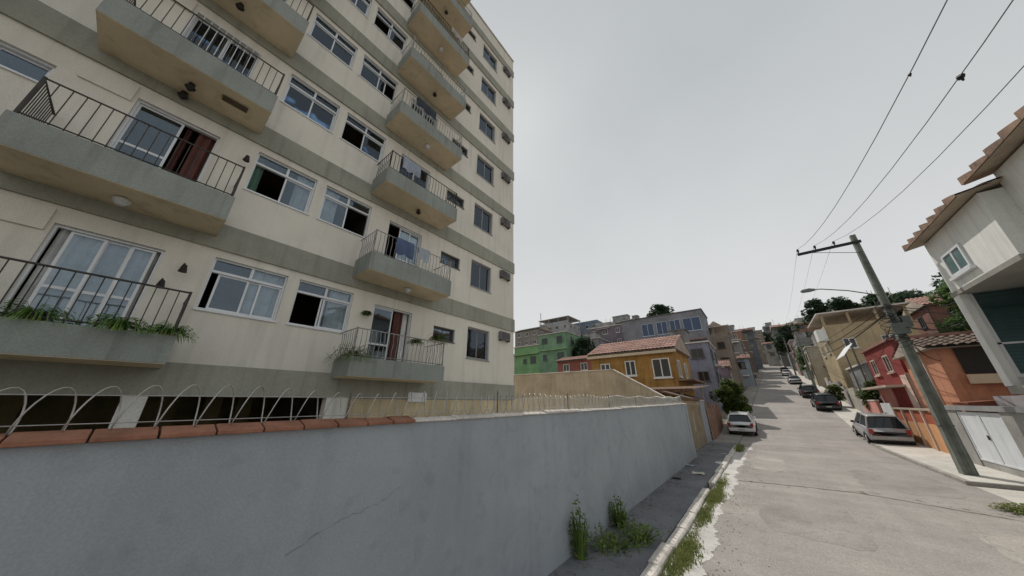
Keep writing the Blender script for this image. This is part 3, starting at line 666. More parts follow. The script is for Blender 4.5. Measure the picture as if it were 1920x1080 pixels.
lo_ = b.build('leaf_litter', mat('dead_leaf', (0.20, 0.15, 0.09), .95, .4, 9, 0)); tag(lo_, 'scattered dead leaves and grit along wall foot and gutter', 'leaf litter'); lo_['kind'] = 'stuff'
# litter on the left pavement
def litter(x, y, s, c, label, seed):
    rr = random.Random(seed); b = MB(); n = 4; P = [[Vector((x + (i / n - .5) * s * 1.4, y + (j / n - .5) * s, 0.125 + rr.uniform(0, 0.05) * s * 3)) for i in range(n + 1)] for j in range(n + 1)]
    for j in range(n):
        for i in range(n): b.quad(P[j][i], P[j][i + 1], P[j + 1][i + 1], P[j + 1][i])
    o = b.build('litter', mat('litter_' + str(seed), c, 0.8, 0.1, 8, 0), None); tag(o, label, 'litter', 'litter on the left pavement')
litter(-2.45, 13.7, 0.28, (0.6, 0.57, 0.5), 'crumpled pale paper in the middle of the left pavement', 31)
litter(-2.55, 6.85, 0.14, (0.6, 0.66, 0.7), 'small white scrap among the low pavement weeds', 32)
litter(-2.95, 15.1, 0.22, (0.35, 0.42, 0.5), 'bluish crumpled plastic at the wall foot near the wooden gate', 33)
litter(-2.9, 12.4, 0.2, (0.05, 0.05, 0.05), 'dark rubbish lump at the foot of the cement wall', 34)
litter(-2.2, 19.5, 0.16, (0.62, 0.6, 0.58), 'tiny white scrap in front of the tan gate', 35)

# ------------------------------------------------------------------ left side beyond the wall
sw = thing('side_wall', 'tan plastered side wall with sloping pale coping beyond the razor wire', 'wall', (-9, 18, 0))
OS = (-9, 18, 0)
prof = [(-22, 0), (-22, 4.5), (-6.7, 4.32), (-4.05, 2.72), (-3.55, 2.55), (-3.55, 0)]
MB().prism([(x, z) for x, z in prof], 'y', 18.0, 18.22).build('wall_body', mat('tan_side_plaster', (0.50, 0.42, 0.31), 0.95, 0.2, 0.8, 0.2, 20, 0.35, spots=.15), sw, OS)
for (xa, za), (xb, zb) in (((-22, 4.5), (-6.7, 4.32)), ((-6.7, 4.32), (-4.05, 2.72)), ((-4.05, 2.72), (-3.55, 2.55))):
    n = max(1, int((xb - xa) / 0.9))
    for i in range(n):
        x0, x1 = xa + (xb - xa) * i / n, xa + (xb - xa) * (i + 1) / n - 0.01; u0, u1 = za + (zb - za) * i / n, za + (zb - za) * (i + 1) / n
        MB().prism([(x0, u0 + 0.003), (x1, u1 + 0.003), (x1, u1 + 0.06), (x0, u0 + 0.06)], 'y', 17.95, 18.27).build('coping_stone', M_LIGHTCON, sw, OS)
lw = thing('garden_wall', 'low pale wall in the yard behind the razor wire', 'wall', (-9, 15, 0))
MB().prism([(-16, 0), (-16, 2.45), (-9, 2.9), (-4.4, 2.62), (-4.4, 0)], 'y', 14.9, 15.1).build('wall_body', mat('yard_cream', (0.52, 0.46, 0.36), 0.95, 0.15, 0.9, 0.2, 20, 0.3), lw, (-9, 15, 0))
wg = thing('wooden_gate', 'narrow dark weathered wooden gate beside the cement wall end', 'gate', (-3.4, 17.6, 0))
for i in range(5): MB().box(-0.03, 0.0 + 0.004 * (i % 2), 0.06 + i * 0.17, 0.06 + i * 0.17 + 0.16, 0.14, 2.42 - 0.03 * (i % 3)).build('plank', M_WOOD, wg)
MB().box(-0.07, -0.032, 0.06, 0.9, 0.5, 0.6).box(-0.07, -0.032, 0.06, 0.9, 1.9, 2.0).build('crossbar', M_WOOD, wg)
tg = thing('metal_gate', 'tan sheet-metal gate panels under a pale lintel on the left', 'gate', (-3.42, 18.65, 0))
for i in range(4):
    MB().box(-0.05, 0.0, 0.02 + i * 1.28, 1.27 + i * 1.28, 0.14, 2.32).build('panel', M_TAN, tg, bevel=0.01)
    r = MB()
    for j in range(6): r.box(0.002, 0.02, 0.1 + i * 1.28 + j * 0.2, 0.13 + i * 1.28 + j * 0.2, 0.2, 2.26)
    r.build('rib', M_TAN, tg)
MB().box(-0.12, 0.04, -0.08, 5.25, 2.34, 2.58).build('lintel', mat('lintel_tan', (0.48, 0.42, 0.32), 0.9, 0.2), tg)
for i in range(17): MB().prism([(-1.0, 3.05), (0.35, 2.66), (0.36, 2.72), (-0.98, 3.12)], 'y', i * .31, i * .31 + .295).build('canopy_tile', mat('sooty_tile', (0.17, 0.12, 0.095), .9, .35, 1.2, .3, spots=.5), tg)
MB().box(0.003, 0.05, 1.9, 1.96, 1.0, 1.9).build('handle', mat('pale_handle', (0.7, 0.64, 0.5), 0.6), tg)
pw = thing('pier_wall', 'grey cement wall section between tan gate and brown fence', 'wall', (-3.45, 23.9, 0))
MB().box(-0.25, 0.06, 0.0, 1.9, 0, 2.6).build('wall_body', M_WALL, pw, bevel=0.02)
MB().box(-0.29, 0.1, -0.03, 1.93, 2.603, 2.68).build('coping_stone', M_LIGHTCON, pw)
bf = thing('brown_fence', 'brown slatted timber fence beside the white parked car', 'fence', (-3.3, 25.9, 0))
for i in range(26): MB().box(-0.03, 0.0, i * 0.3, i * 0.3 + 0.2, 0.1, 2.3 + 0.2 * math.sin(i * 1.7)).build('slat', mat('fence_brown', (0.30, 0.17, 0.11), 0.9, 0.3, 2, 0.2) if i % 3 else mat('fence_pink', (0.42, 0.29, 0.24), 0.9, 0.3, 2, 0.2), bf)
MB().box(-0.09, -0.032, -0.1, 7.8, 0.5, 0.6).box(-0.09, -0.032, -0.1, 7.8, 1.8, 1.9).build('rail', M_WOOD, bf)
cpt = thing('carport', 'open carport with brown sheet roof behind the tan gate', 'carport', (-7, 22, 0))
OC = (-7, 22, 0)
b = MB(); n = 28
for i in range(n):
    x0, x1 = -9.5 + 6.4 * i / n, -9.5 + 6.4 * (i + 1) / n; d = 0.04
    b.quad((x0, 20.6, 3.25), ((x0 + x1) / 2, 20.6, 3.25 + d), ((x0 + x1) / 2, 29, 3.75 + d), (x0, 29, 3.75)); b.quad(((x0 + x1) / 2, 20.6, 3.25 + d), (x1, 20.6, 3.25), (x1, 29, 3.75), ((x0 + x1) / 2, 29, 3.75 + d))
b.build('roof_sheet', mat('rust_sheet', (0.22, 0.135, 0.09), 0.9, 0.35, 1, 0.2, spots=.4), cpt, OC)
MB().box(-9.5, -3.1, 20.5, 20.59, 3.05, 3.27).build('fascia', M_WOOD, cpt, OC)
for x, y, h in ((-9.3, 20.8, 3.2), (-6.4, 20.8, 3.2), (-3.75, 20.8, 3.2), (-3.75, 28.8, 3.7), (-9.3, 28.8, 3.7)): MB().box(x - 0.06, x + 0.06, y - 0.06, y + 0.06, 0, h).build('post', mat('pale_post', (0.55, 0.5, 0.42), 0.9), cpt, OC)
for x, y, z, s in ((-5.6, 24.0, 2.1, .5), (-4.6, 24.6, 2.3, .45), (-7.2, 24.2, 2.4, .6)): MB().box(x - s, x + s, y - .3, y + .3, 0.0, z + s * 0.6).build('stacked_crate', mat('crate_red', (0.20, 0.05, 0.04), 0.8, 0.3, 3), cpt, OC, bevel=0.03)

# ------------------------------------------------------------------ houses
def winset(root, face, spots, org, m_frame, m_pane=None, glassy=True):
    """face: ('y', Y) looks towards -Y; ('x', X, s) looks towards s*X ; spots: (u0,u1,z0,z1)"""
    mp = m_pane or (M_CARGLASS)
    for u0, u1, a, c in spots:
        f = MB(); p = MB(); w = min(0.09, (u1 - u0) * 0.12)
        if face[0] == 'y':
            Y = face[1]
            f.box(u0, u1, Y - 0.06, Y - 0.003, a, a + w); f.box(u0, u1, Y - 0.06, Y - 0.003, c - w, c); f.box(u0, u0 + w, Y - 0.06, Y - 0.003, a + w, c - w); f.box(u1 - w, u1, Y - 0.06, Y - 0.003, a + w, c - w)
            if u1 - u0 > 0.9: f.box((u0 + u1) / 2 - w / 2, (u0 + u1) / 2 + w / 2, Y - 0.05, Y - 0.003, a + w, c - w)
            f.box(u0 - .08, u1 + .08, Y - 0.12, Y - 0.003, a - 0.1, a - 0.003); p.box(u0 + w, u1 - w, Y - 0.02, Y - 0.005, a + w, c - w)
        else:
            X, s = face[1], face[2]; q0, q1 = sorted((X + s * 0.003, X + s * 0.06)); r0, r1 = sorted((X + s * 0.005, X + s * 0.02)); t0, t1 = sorted((X + s * 0.003, X + s * 0.12)); m0, m1 = sorted((X + s * 0.003, X + s * 0.05))
            f.box(q0, q1, u0, u1, a, a + w); f.box(q0, q1, u0, u1, c - w, c); f.box(q0, q1, u0, u0 + w, a + w, c - w); f.box(q0, q1, u1 - w, u1, a + w, c - w)
            if u1 - u0 > 0.9: f.box(m0, m1, (u0 + u1) / 2 - w / 2, (u0 + u1) / 2 + w / 2, a + w, c - w)
            f.box(t0, t1, u0 - .08, u1 + .08, a - 0.1, a - 0.003); p.box(r0, r1, u0 + w, u1 - w, a + w, c - w)
        fo = f.build('window', m_frame, root, org); p.build('pane', mp, fo, org)
def tile_roof(root, org, x0, x1, y0, y1, ze, zr, ridge, m, ov=0.35, pitch=0.32):
    """gable roof with real barrel rows; ridge 'x' or 'y'"""
    b = MB(); x0 -= ov; x1 += ov; y0 -= ov; y1 += ov
    def slope(P00, P01, P10, P11):    # eave a->b, ridge a->b
        P00, P01, P10, P11 = map(Vector, (P00, P01, P10, P11)); L = (P01 - P00).length; n = max(2, int(L / pitch)); nv = 6
        nm = (P01 - P00).cross(P10 - P00).normalized()
        if nm.z < 0: nm = -nm
        for i in range(n):
            for h in range(3):
                t0, t1 = (i + h / 3) / n, (i + (h + 1) / 3) / n; e0 = math.sin(math.pi * (h / 3)) * 0.07; e1 = math.sin(math.pi * ((h + 1) / 3)) * 0.07
                a0 = P00.lerp(P01, t0); a1 = P00.lerp(P01, t1); c0 = P10.lerp(P11, t0); c1 = P10.lerp(P11, t1)
                for k in range(nv):
                    s0, s1 = k / nv, (k + 1) / nv; up = nm * 0.035
                    b.quad(a0.lerp(c0, s0) + nm * e0 + up, a1.lerp(c1, s0) + nm * e1 + up, a1.lerp(c1, s1) + nm * e1, a0.lerp(c0, s1) + nm * e0)
    if ridge == 'x':
        ym = (y0 + y1) / 2; slope((x0, y0, ze), (x1, y0, ze), (x0, ym, zr), (x1, ym, zr)); slope((x0, y1, ze), (x1, y1, ze), (x0, ym, zr), (x1, ym, zr))
        und = [(y0, ze - 0.02), (y1, ze - 0.02), (ym, zr - 0.02)]; b2 = MB().prism([(p, q - 0.06) for p, q in und][:3], 'x', x0 + 0.03, x1 - 0.03)
    else:
        xm = (x0 + x1) / 2; slope((x0, y0, ze), (x0, y1, ze), (xm, y0, zr), (xm, y1, zr)); slope((x1, y0, ze), (x1, y1, ze), (xm, y0, zr), (xm, y1, zr))
        b2 = MB().prism([(x0, ze - 0.08), (x1, ze - 0.08), (xm, zr - 0.08)], 'y', y0 + 0.03, y1 - 0.03)
    r = b.build('roof', m, root, org)
    b2.build('gable', mat('roof_underside', (0.40, 0.34, 0.28), 0.9, 0.2), r, org)
    return r
def house(name, label, x0, x1, y0, y1, zt, wm, roof='flat', rise=1.2, wins_s=(), wins_x=(), side=1, frame=None, pane=None, rm=None, tank=False, cat='house', auto=None, ridge='x', zb=None, clutter=False):
    zg = min(terrain(x0, y0), terrain(x1, y0), terrain(x0, y1), terrain(x1, y1)) - 0.3 if zb is None else zb
    org = ((x0 + x1) / 2, (y0 + y1) / 2, max(zg, 0)); t = thing(name, label, cat, org)
    MB().box(x0, x1, y0, y1, zg, zt).build('wall', wm, t, org)
    fr = frame or M_LIGHTCON
    if auto:
        rr = random.Random(len(label) * 7 + int(x0 * 3)); fl = max(1, int((zt - max(zg, zt - auto[1] * 2.8)) / 2.8)); wins_s = list(wins_s); wins_x = list(wins_x)
        for f in range(fl):
            a = zt - 0.7 - f * 2.8
            n = max(1, int((x1 - x0) / auto[0]))
            for i in range(n):
                c = x0 + (x1 - x0) * (i + 0.5) / n + rr.uniform(-.2, .2); w = rr.choice((0.5, 0.6, 0.7)); wins_s.append((c - w, c + w, a - 1.2, a))
            n = max(1, int((y1 - y0) / auto[0]))
            for i in range(n):
                c = y0 + (y1 - y0) * (i + 0.5) / n + rr.uniform(-.2, .2); w = rr.choice((0.5, 0.6)); wins_x.append((c - w, c + w, a - 1.2, a))
    winset(t, ('y', y0), wins_s, org, fr, pane); winset(t, ('x', x1 if side > 0 else x0, side), wins_x, org, fr, pane)
    if roof == 'flat':
        MB().box(x0 - 0.15, x1 + 0.15, y0 - 0.15, y1 + 0.15, zt + 0.003, zt + 0.16).build('roof', rm or M_LIGHTCON, t, org)
    elif roof == 'parapet':
        b = MB(); b.box(x0 - .06, x1 + .06, y0 - .06, y0 + .12, zt + .003, zt + .8); b.box(x0 - .06, x1 + .06, y1 - .12, y1 + .06, zt + .003, zt + .8); b.box(x0 - .06, x0 + .12, y0 + .123, y1 - .123, zt + .003, zt + .8); b.box(x1 - .12, x1 + .06, y0 + .123, y1 - .123, zt + .003, zt + .8); b.build('parapet', rm or wm, t, org)
    elif roof == 'terrace':
        n = 4
        for i in range(n):
            for yy in (y0 + .12, y1 - .12): cx = x0 + .12 + (x1 - x0 - .24) * i / (n - 1); MB().box(cx - .1, cx + .1, yy - .1, yy + .1, zt + .003, zt + 2.1).build('terrace_post', wm, t, org)
        MB().box(x0 - .3, x1 + .3, y0 - .3, y1 + .3, zt + 2.103, zt + 2.25).build('roof', rm or M_LIGHTCON, t, org)
        MB().box(x0, x1, y0 - 0.003, y0 + .1, zt + .004, zt + .8).box(x0, x0 + .1, y0 + .12, y1, zt + .004, zt + .8).build('parapet', wm, t, org)
    elif roof == 'tile': tile_roof(t, org, x0, x1, y0, y1, zt + .02, zt + rise, ridge, rm or M_REDTILE)
    if clutter:
        rr = random.Random(int(abs(x0 * 13 + y0 * 7)))
        w, d = x1 - x0, y1 - y0; zr = zt + 0.165
        if roof == 'flat':
            a = x0 + rr.uniform(.1, .4) * w; c = a + rr.uniform(.3, .5) * w; e = y0 + rr.uniform(.1, .4) * d; f = min(y1 - .1, e + 3); hh = rr.uniform(1.6, 2.6)
            ro = MB().box(a, c, e, f, zr, zr + hh).build('roof_room', mat('room_%d' % int(x0 * 7 % 5), tuple(rr.uniform(.15, .4) for _ in range(1)) * 3, .9, .3, .8, .1, streak=.4), t, org)
            MB().box(a - .2, c + .2, e - .2, f + .2, zr + hh + .003, zr + hh + .1).build('sheet_roof', rr.choice((M_LIGHTCON, M_ROOFTILE, mat('dark_slab', (0.16, 0.15, 0.15), .9))), ro, org)
        for q in range(rr.randint(1, 3)):
            cx = x0 + rr.uniform(.1, .9) * w; MB().tube([(cx, y0 + .3, zt), (cx, y0 + .3, zt + rr.uniform(1.5, 3.2))], .05, 5).build('antenna', M_GREYIRON, t, org)
        for fl in range(2):
            a = x0 + rr.uniform(0, .5) * w; c = a + rr.uniform(.3, .5) * w; zz = zt - 0.55 - fl * 2.8 - rr.uniform(0, .1)
            if zz > zg + 1.5: MB().prism([(y0 - .9, zz), (y0 - .003, zz + .22), (y0 - .003, zz + .3), (y0 - .9, zz + .07)], 'x', a, c).build('awning', rr.choice((M_ROOFTILE, M_LIGHTCON, mat('blue_sheet', (0.16, 0.2, 0.3), .8), mat('rust_sheet', (0, 0, 0)))), t, org)
        xs = x1 if side > 0 else x0; zz = zt - 2.9
        if zz > zg + 1: MB().box(*sorted((xs + side * .003, xs + side * .75)), y0 + .4, y0 + .4 + d * .55, zz, zz + .14).build('balcony_slab', M_LIGHTCON, t, org)
        MB().tube([(xs + side * .06, y0 + .15, max(zg, 0)), (xs + side * .06, y0 + .15, zt)], .05, 6).build('downpipe', M_GREYIRON, t, org)
    if tank:
        b = MB(); cx, cy = x0 + (x1 - x0) * .3, y0 + (y1 - y0) * .4; z = zt + (.17 if roof == 'flat' else .01); b.tube([(cx, cy, z), (cx, cy, z + 1.0)], [.65, .75], 12); b.tube([(cx, cy, z + 1.003), (cx, cy, z + 1.12)], [.78, .6], 12); b.build('water_tank', mat('tank_blue', (0.10, 0.16, 0.25), .6, .1), t, org)
    return t
C_ = lambda n, c, **k: mat(n, c, 0.92, k.get('var', 0.22), k.get('scale', 0.5), 0.15, 12, k.get('streak', 0.4))
# orange house with tiled roof on the left
oh = house('orange_house', 'orange two-storey house with faded red tile roof beyond the side wall', -13.4, -5.5, 30.0, 37.5, 7.15, mat('orange_wall', (0.44, 0.25, 0.08), .92, .3, .6, .15, 12, .8, spots=.3), 'tile', 1.75, [(-12.4, -11.4, 4.6, 6.2), (-9.9, -8.9, 4.9, 6.3), (-7.4, -5.9, 4.6, 6.3)], [(31.0, 32.2, 4.7, 6.2), (34.2, 35.4, 4.7, 6.2)], 1, M_PALEWHITE)
b = MB(); b.box(-13.7, -5.2, 29.6, 29.99, 6.75, 7.0); b.build('eave_beam', mat('eave_cream', (0.62, 0.52, 0.38), .9, .15), oh, tuple(oh.location))
b = MB(); b.box(-8.6, -5.48, 29.0, 29.98, 3.6, 3.75); b.build('balcony_slab', mat('slab_pink', (0.5, 0.40, 0.34), .9, .15), oh, tuple(oh.location))
MB().box(-5.48, -4.3, 30.2, 37.2, 4.3, 4.44).build('side_awning', M_ROOFTILE, oh, tuple(oh.location))
gh = house('green_house', 'bright green two-part house on the left hillside', -36.6, -29.7, 55, 62, 16.6, C_('green_wall', (0.22, 0.36, 0.23), var=.25), 'flat', 0, [(-32.0, -30.6, 14.4, 15.9), (-35.8, -34.3, 14.6, 15.8), (-32.0, -30.4, 10.8, 12.4), (-35.6, -34.6, 10.9, 12.2)], [(57, 58.5, 14.2, 15.8), (57, 58.5, 10.8, 12.4)], 1, mat('green_frame', (0.10, 0.16, 0.10), .8))
og = tuple(gh.location)
MB().box(-43.8, -36.62, 55.2, 62, 3, 14.6).build('side_wing', C_('green_wall2', (0.22, 0.40, 0.19), var=.2), gh, og)
winset(gh, ('y', 55.2), [(-39.2, -37.6, 10.7, 12.2), (-41.2, -40.2, 10.8, 11.8)], og, mat('green_frame', (0, 0, 0)))
MB().box(-44, -36.62, 54.6, 55.19, 12.7, 12.9).box(-36.6, -29.6, 54.6, 54.99, 13.0, 13.2).build('ledge', mat('green_ledge', (0.30, 0.45, 0.22), .9), gh, og)
MB().box(-44.0, -36.5, 55.0, 62.2, 14.61, 14.8).build('roof', M_LIGHTCON, gh, og)
bwn = house('glazed_house', 'long grey house with a row of blue windows above the orange roof', -19.3, -5.2, 60, 68, 18.0, C_('slate_wall', (0.26, 0.26, 0.29)), 'flat', 0, [(-15.6, -13.4, 14.4, 16.8), (-12.9, -11.0, 14.4, 16.8), (-10.6, -8.8, 14.4, 16.8), (-8.4, -5.6, 14.4, 16.8)], [(61, 63, 14.4, 16.8)], 1, mat('pale_blue_frame', (0.42, 0.50, 0.58), .7), mat('blue_pane', (0.02, 0.05, 0.12), .1, .1, 3, 0, spec=.6), mat('dark_slab', (0.16, 0.15, 0.15), .9))
MB().box(-19.3, -5.2, 59.3, 59.98, 12.7, 13.0).build('ledge', mat('plum_ledge', (0.28, 0.20, 0.20), .9), bwn, tuple(bwn.location))
house('lilac_house', 'plain grey-lilac house to the right of the green house', -32.6, -25.8, 63, 71, 16.0, C_('lilac_wall', (0.29, 0.27, 0.30)), 'flat', auto=(3.2, 2), clutter=True)
house('brick_shed', 'low red-brick shed roofed house just above the side wall', -24.5, -17.0, 42, 47, 8.6, C_('brick_red', (0.30, 0.12, 0.09)), 'tile', 0.9, [(-23.5, -22.4, 7.0, 8.1), (-20.5, -19.4, 7.0, 8.1)])
house('hill_house', 'dark-roofed house directly left above the green house', -60, -50.5, 76, 84, 24.4, C_('dun_wall', (0.27, 0.25, 0.23)), 'tile', 1.6, auto=(3, 2), rm=mat('dark_tile', (0.10, 0.09, 0.10), .9))
h4 = house('hill_house', 'pale grey flat-roofed house with rooftop mast above the green house', -58, -46.2, 88, 97, 28.2, C_('pale_grey_wall', (0.40, 0.40, 0.41)), 'terrace', auto=(2.8, 2))
MB().tube([(-57.6, 88.4, 28), (-57.6, 88.4, 33.5)], .12, 6).build('mast', M_GREYIRON, h4, tuple(h4.location))
house('hill_house', 'blue-grey house on the skyline right of the masted house', -51, -40.5, 99, 108, 29.6, C_('bluegrey_wall', (0.22, 0.27, 0.34)), 'parapet', auto=(2.6, 3), tank=True)
house('hill_house', 'dim violet-brown house left of the long blue-windowed house', -33, -23.5, 74, 82, 21.0, C_('violet_wall', (0.20, 0.17, 0.20)), 'flat', auto=(2.8, 3), clutter=True)
house('hill_house', 'dark grey house above and behind the violet-brown house', -39, -28, 100, 108, 28.6, C_('dark_grey_wall', (0.20, 0.20, 0.21)), 'flat', auto=(2.8, 2), clutter=True, tank=True)
house('hill_house', 'narrow brown gabled house on the skyline right of the blue-windowed house', -9.2, -5.0, 112, 118, 24.6, C_('brown_wall', (0.27, 0.20, 0.17)), 'tile', 2.2, auto=(2.4, 3), ridge='y')
LEFT = [  # houses stepping up the left side of the street
 ('blue-grey house with flat roof left of the street, behind the orange house', -9.5, -3.9, 44, 51, 9.6, (0.25, 0.26, 0.33), 'flat'),
 ('mauve low house at the left street edge behind the hedge', -6.5, -3.0, 52, 57, 7.2, (0.34, 0.26, 0.30), 'tile'),
 ('tan block house with terrace left of the street, higher up', -8.8, -2.4, 66, 73, 13.6, (0.36, 0.30, 0.25), 'terrace'),
 ('grey rendered house with water tank left of the street bend', -6.0, -1.2, 84, 91, 15.8, (0.30, 0.29, 0.29), 'flat'),
 ('reddish-brown house left of the upper street', -6.2, -0.3, 98, 105, 17.6, (0.28, 0.19, 0.16), 'flat'),
 ('olive-grey wide house left of the upper street end', -7.5, 0.4, 120, 128, 22.2, (0.27, 0.26, 0.22), 'parapet'),
 ('dark slate house on the skyline above the upper street', -5.5, 2.4, 146, 154, 29.0, (0.17, 0.18, 0.21), 'tile'),
 ('ochre-grey house closing the view at the top of the street', 0.6, 6.2, 172, 180, 33.0, (0.25, 0.22, 0.18), 'flat'),
 ('tall dim block on the right skyline beyond the street top', 7.5, 13.5, 186, 194, 37.0, (0.20, 0.21, 0.23), 'flat'),
 ('squat grey house straight above the top of the street', -3.0, 3.5, 206, 214, 40.5, (0.22, 0.22, 0.23), 'tile'),
 ('brownish house on the skyline left of the slate-coloured house', -15.5, -8.0, 140, 148, 31.0, (0.25, 0.21, 0.19), 'flat'),
 ('small purple-grey house high on the left skyline', -24, -16.5, 128, 136, 31.5, (0.21, 0.19, 0.23), 'tile')]
for i, (lb, a, c, d, e, zt, cc, rf) in enumerate(LEFT):
    house('hill_house', lb, a, c, d, e, zt, C_('left_wall_%d' % i, cc), rf, 1.2, auto=(2.5, 3), tank=(i in (3, 6, 8)), clutter=True, frame=(M_DALU, M_LIGHTCON, M_WOOD)[i % 3])
RIGHT = [
 ('teal-shadowed house with wide eaves on the skyline right of the street top', 8.6, 15.5, 150, 158, 29.6, (0.20, 0.20, 0.19), 'tile'),
 ('green-grey house below the wide-eaved skyline house', 9.2, 14.5, 126, 133, 22.8, (0.26, 0.27, 0.25), 'flat'),
 ('pinkish house on the right of the upper street', 8.2, 13.2, 98, 105, 16.6, (0.38, 0.28, 0.26), 'flat'),
 ('grey concrete house on the right of the upper street beside parked cars', 7.9, 12.5, 84, 91, 14.0, (0.27, 0.28, 0.27), 'parapet'),
 ('cream narrow house on the right of the street beyond the yellow house', 7.5, 12.0, 70, 76, 11.2, (0.48, 0.43, 0.33), 'flat'),
 ('small grey house on the right hill between the skyline trees', 21.5, 27, 84, 90, 19.0, (0.34, 0.32, 0.30), 'flat'),
 ('cream house on the right hill just right of the utility pole', 18.5, 23.5, 66, 72, 14.6, (0.44, 0.38, 0.30), 'tile'),
 ('brick-brown house on the right hill below the light green tree', 20, 27, 54, 60, 13.8, (0.30, 0.20, 0.16), 'flat'),
 ('dull red house on the right hill beneath the light green tree', 15.5, 22.0, 50, 56, 12.0, (0.30, 0.15, 0.12), 'tile')]
for i, (lb, a, c, d, e, zt, cc, rf) in enumerate(RIGHT):
    house('hill_house', lb, a, c, d, e, zt, C_('right_wall_%d' % i, cc), rf, 1.5, auto=(3.2, 3), side=-1, tank=(i in (1, 3)), clutter=True, frame=(M_DALU, M_WOOD)[i % 2])
SMALL = [
 ('small ochre house high on the left skyline behind the blue-grey house', -36, -30, 118, 124, 33.0, (0.36, 0.29, 0.2), 'flat', 1),
 ('small whitewashed house on the left hill above the brick shed', -22.5, -18.5, 70, 75, 18.2, (0.5, 0.5, 0.48), 'flat', 1),
 ('bare brick house just right of the brown gabled house', -4.4, -0.8, 110, 116, 22.4, (0.33, 0.18, 0.13), 'flat', 1),
 ('small pale blue house low on the left of the upper street', -3.6, -0.6, 74.5, 79, 10.6, (0.34, 0.4, 0.46), 'tile', 1),
 ('narrow rose-coloured house behind the pale blue small house', -9.5, -5.0, 92, 97, 19.4, (0.42, 0.28, 0.26), 'flat', 1),
 ('small sand-coloured house on the skyline over the tan terrace house', -14.5, -10, 104, 110, 25.0, (0.42, 0.36, 0.27), 'tile', 1),
 ('tiny white house at the far head of the street', 4.8, 8.4, 160, 165, 25.0, (0.55, 0.54, 0.5), 'tile', -1),
 ('bare brick block right of the head of the street', 14.2, 19.5, 136, 142, 27.5, (0.32, 0.19, 0.14), 'flat', -1),
 ('small lime-green house on the right hill above parked cars', 13.5, 17.5, 92, 97, 16.4, (0.3, 0.38, 0.24), 'flat', -1),
 ('small peach house behind the yellow house on the right', 14.5, 19, 62, 67, 13.2, (0.5, 0.36, 0.27), 'tile', -1),
 ('grey unfinished block house far up the right hill', 26, 32, 112, 118, 26.5, (0.33, 0.32, 0.31), 'flat', -1),
 ('small mustard house far up the right hill beside the grey unfinished block', 20.5, 25, 116, 121, 25.0, (0.45, 0.34, 0.16), 'tile', -1)]
for i, (lb, a, c, d, e, zt, cc, rf, sd) in enumerate(SMALL):
    house('hill_house', lb, a, c, d, e, zt, C_('small_wall_%d' % i, cc), rf, 1.0, auto=(2.2, 2), side=sd, tank=(rf == 'flat' and i % 2 == 0), clutter=True, frame=(M_WOOD, M_DALU, M_LIGHTCON)[i % 3])
# yellow house with terrace
yh = house('yellow_house', 'yellow-ochre house with open roof terrace on the right side', 7.2, 13.6, 48, 56, 9.9, C_('ochre_wall', (0.46, 0.37, 0.23), var=.2), 'terrace', wins_s=[(8.2, 9.2, 8.0, 9.1), (11.0, 12.2, 8.0, 9.1)], wins_x=[(49.5, 50.7, 7.8, 9.1), (53, 54.2, 7.8, 9.1)], side=-1, rm=M_LIGHTCON)
MB().box(6.4, 7.19, 47.8, 49.4, 9.0, 10.3).build('corner_box', M_PALEWHITE, yh, tuple(yh.location))
aw = thing('white_awning', 'bright white steep sheet awning in front of the yellow house', 'awning', (7.0, 39, road_z(39)))
b = MB(); OA = (7.0, 39, road_z(39)); n = 16
for i in range(n):
    y0, y1 = 38 + 3.4 * i / n, 38 + 3.4 * (i + 1) / n; b.quad((6.2, y0, 6.25), (6.16, (y0 + y1) / 2, 6.28), (6.96, (y0 + y1) / 2, 7.28), (7.0, y0, 7.25)); b.quad((6.16, (y0 + y1) / 2, 6.28), (6.2, y1, 6.25), (7.0, y1, 7.25), (6.96, (y0 + y1) / 2, 7.28))
b.build('roof_sheet', mat('white_sheet', (0.78, 0.80, 0.80), .6, .08), aw, OA)
for x, y, z in ((6.9, 38.1, 7.05), (6.9, 41.3, 7.05)): MB().box(x - .05, x + .05, y - .05, y + .05, road_z(y) - .1, z).build('post', M_GREYIRON, aw, OA)
house('grey_shop', 'grey flat-roofed shop house under the white awning', 7.4, 13, 38.3, 46, 5.6, C_('shop_grey', (0.27, 0.28, 0.28)), 'flat', auto=(2.6, 1), side=-1)
# red house
rh = house('red_house', 'dark red two-storey house with small dark window on the right', 7.1, 13.0, 29.6, 36.6, 6.2, C_('oxblood_wall', (0.26, 0.045, 0.04), var=.18), 'flat', wins_s=[(7.5, 8.6, 4.6, 5.7)], wins_x=[(31.2, 32.4, 4.4, 5.5), (34.4, 35.6, 4.4, 5.5)], side=-1, frame=mat('pale_salmon_trim', (0.58, 0.42, 0.36), .9), rm=mat('red_slab', (0.30, 0.16, 0.13), .9))
og = tuple(rh.location)
MB().box(7.07, 7.6, 29.55, 29.597, 0, 4.2).box(7.04, 7.097, 29.55, 30.6, 0, 4.1).build('pale_pilaster', mat('pale_salmon', (0.66, 0.50, 0.42), .9, .1), rh, og)
MB().box(7.03, 7.096, 33.3, 36.5, 0.2, 3.4).build('pink_dado', mat('pink_paint', (0.58, 0.27, 0.23), .9, .15), rh, og)
MB().box(6.2, 7.09, 30.2, 36.6, 3.42, 3.55).build('balcony_slab', mat('slab_pink', (0, 0, 0)), rh, og)
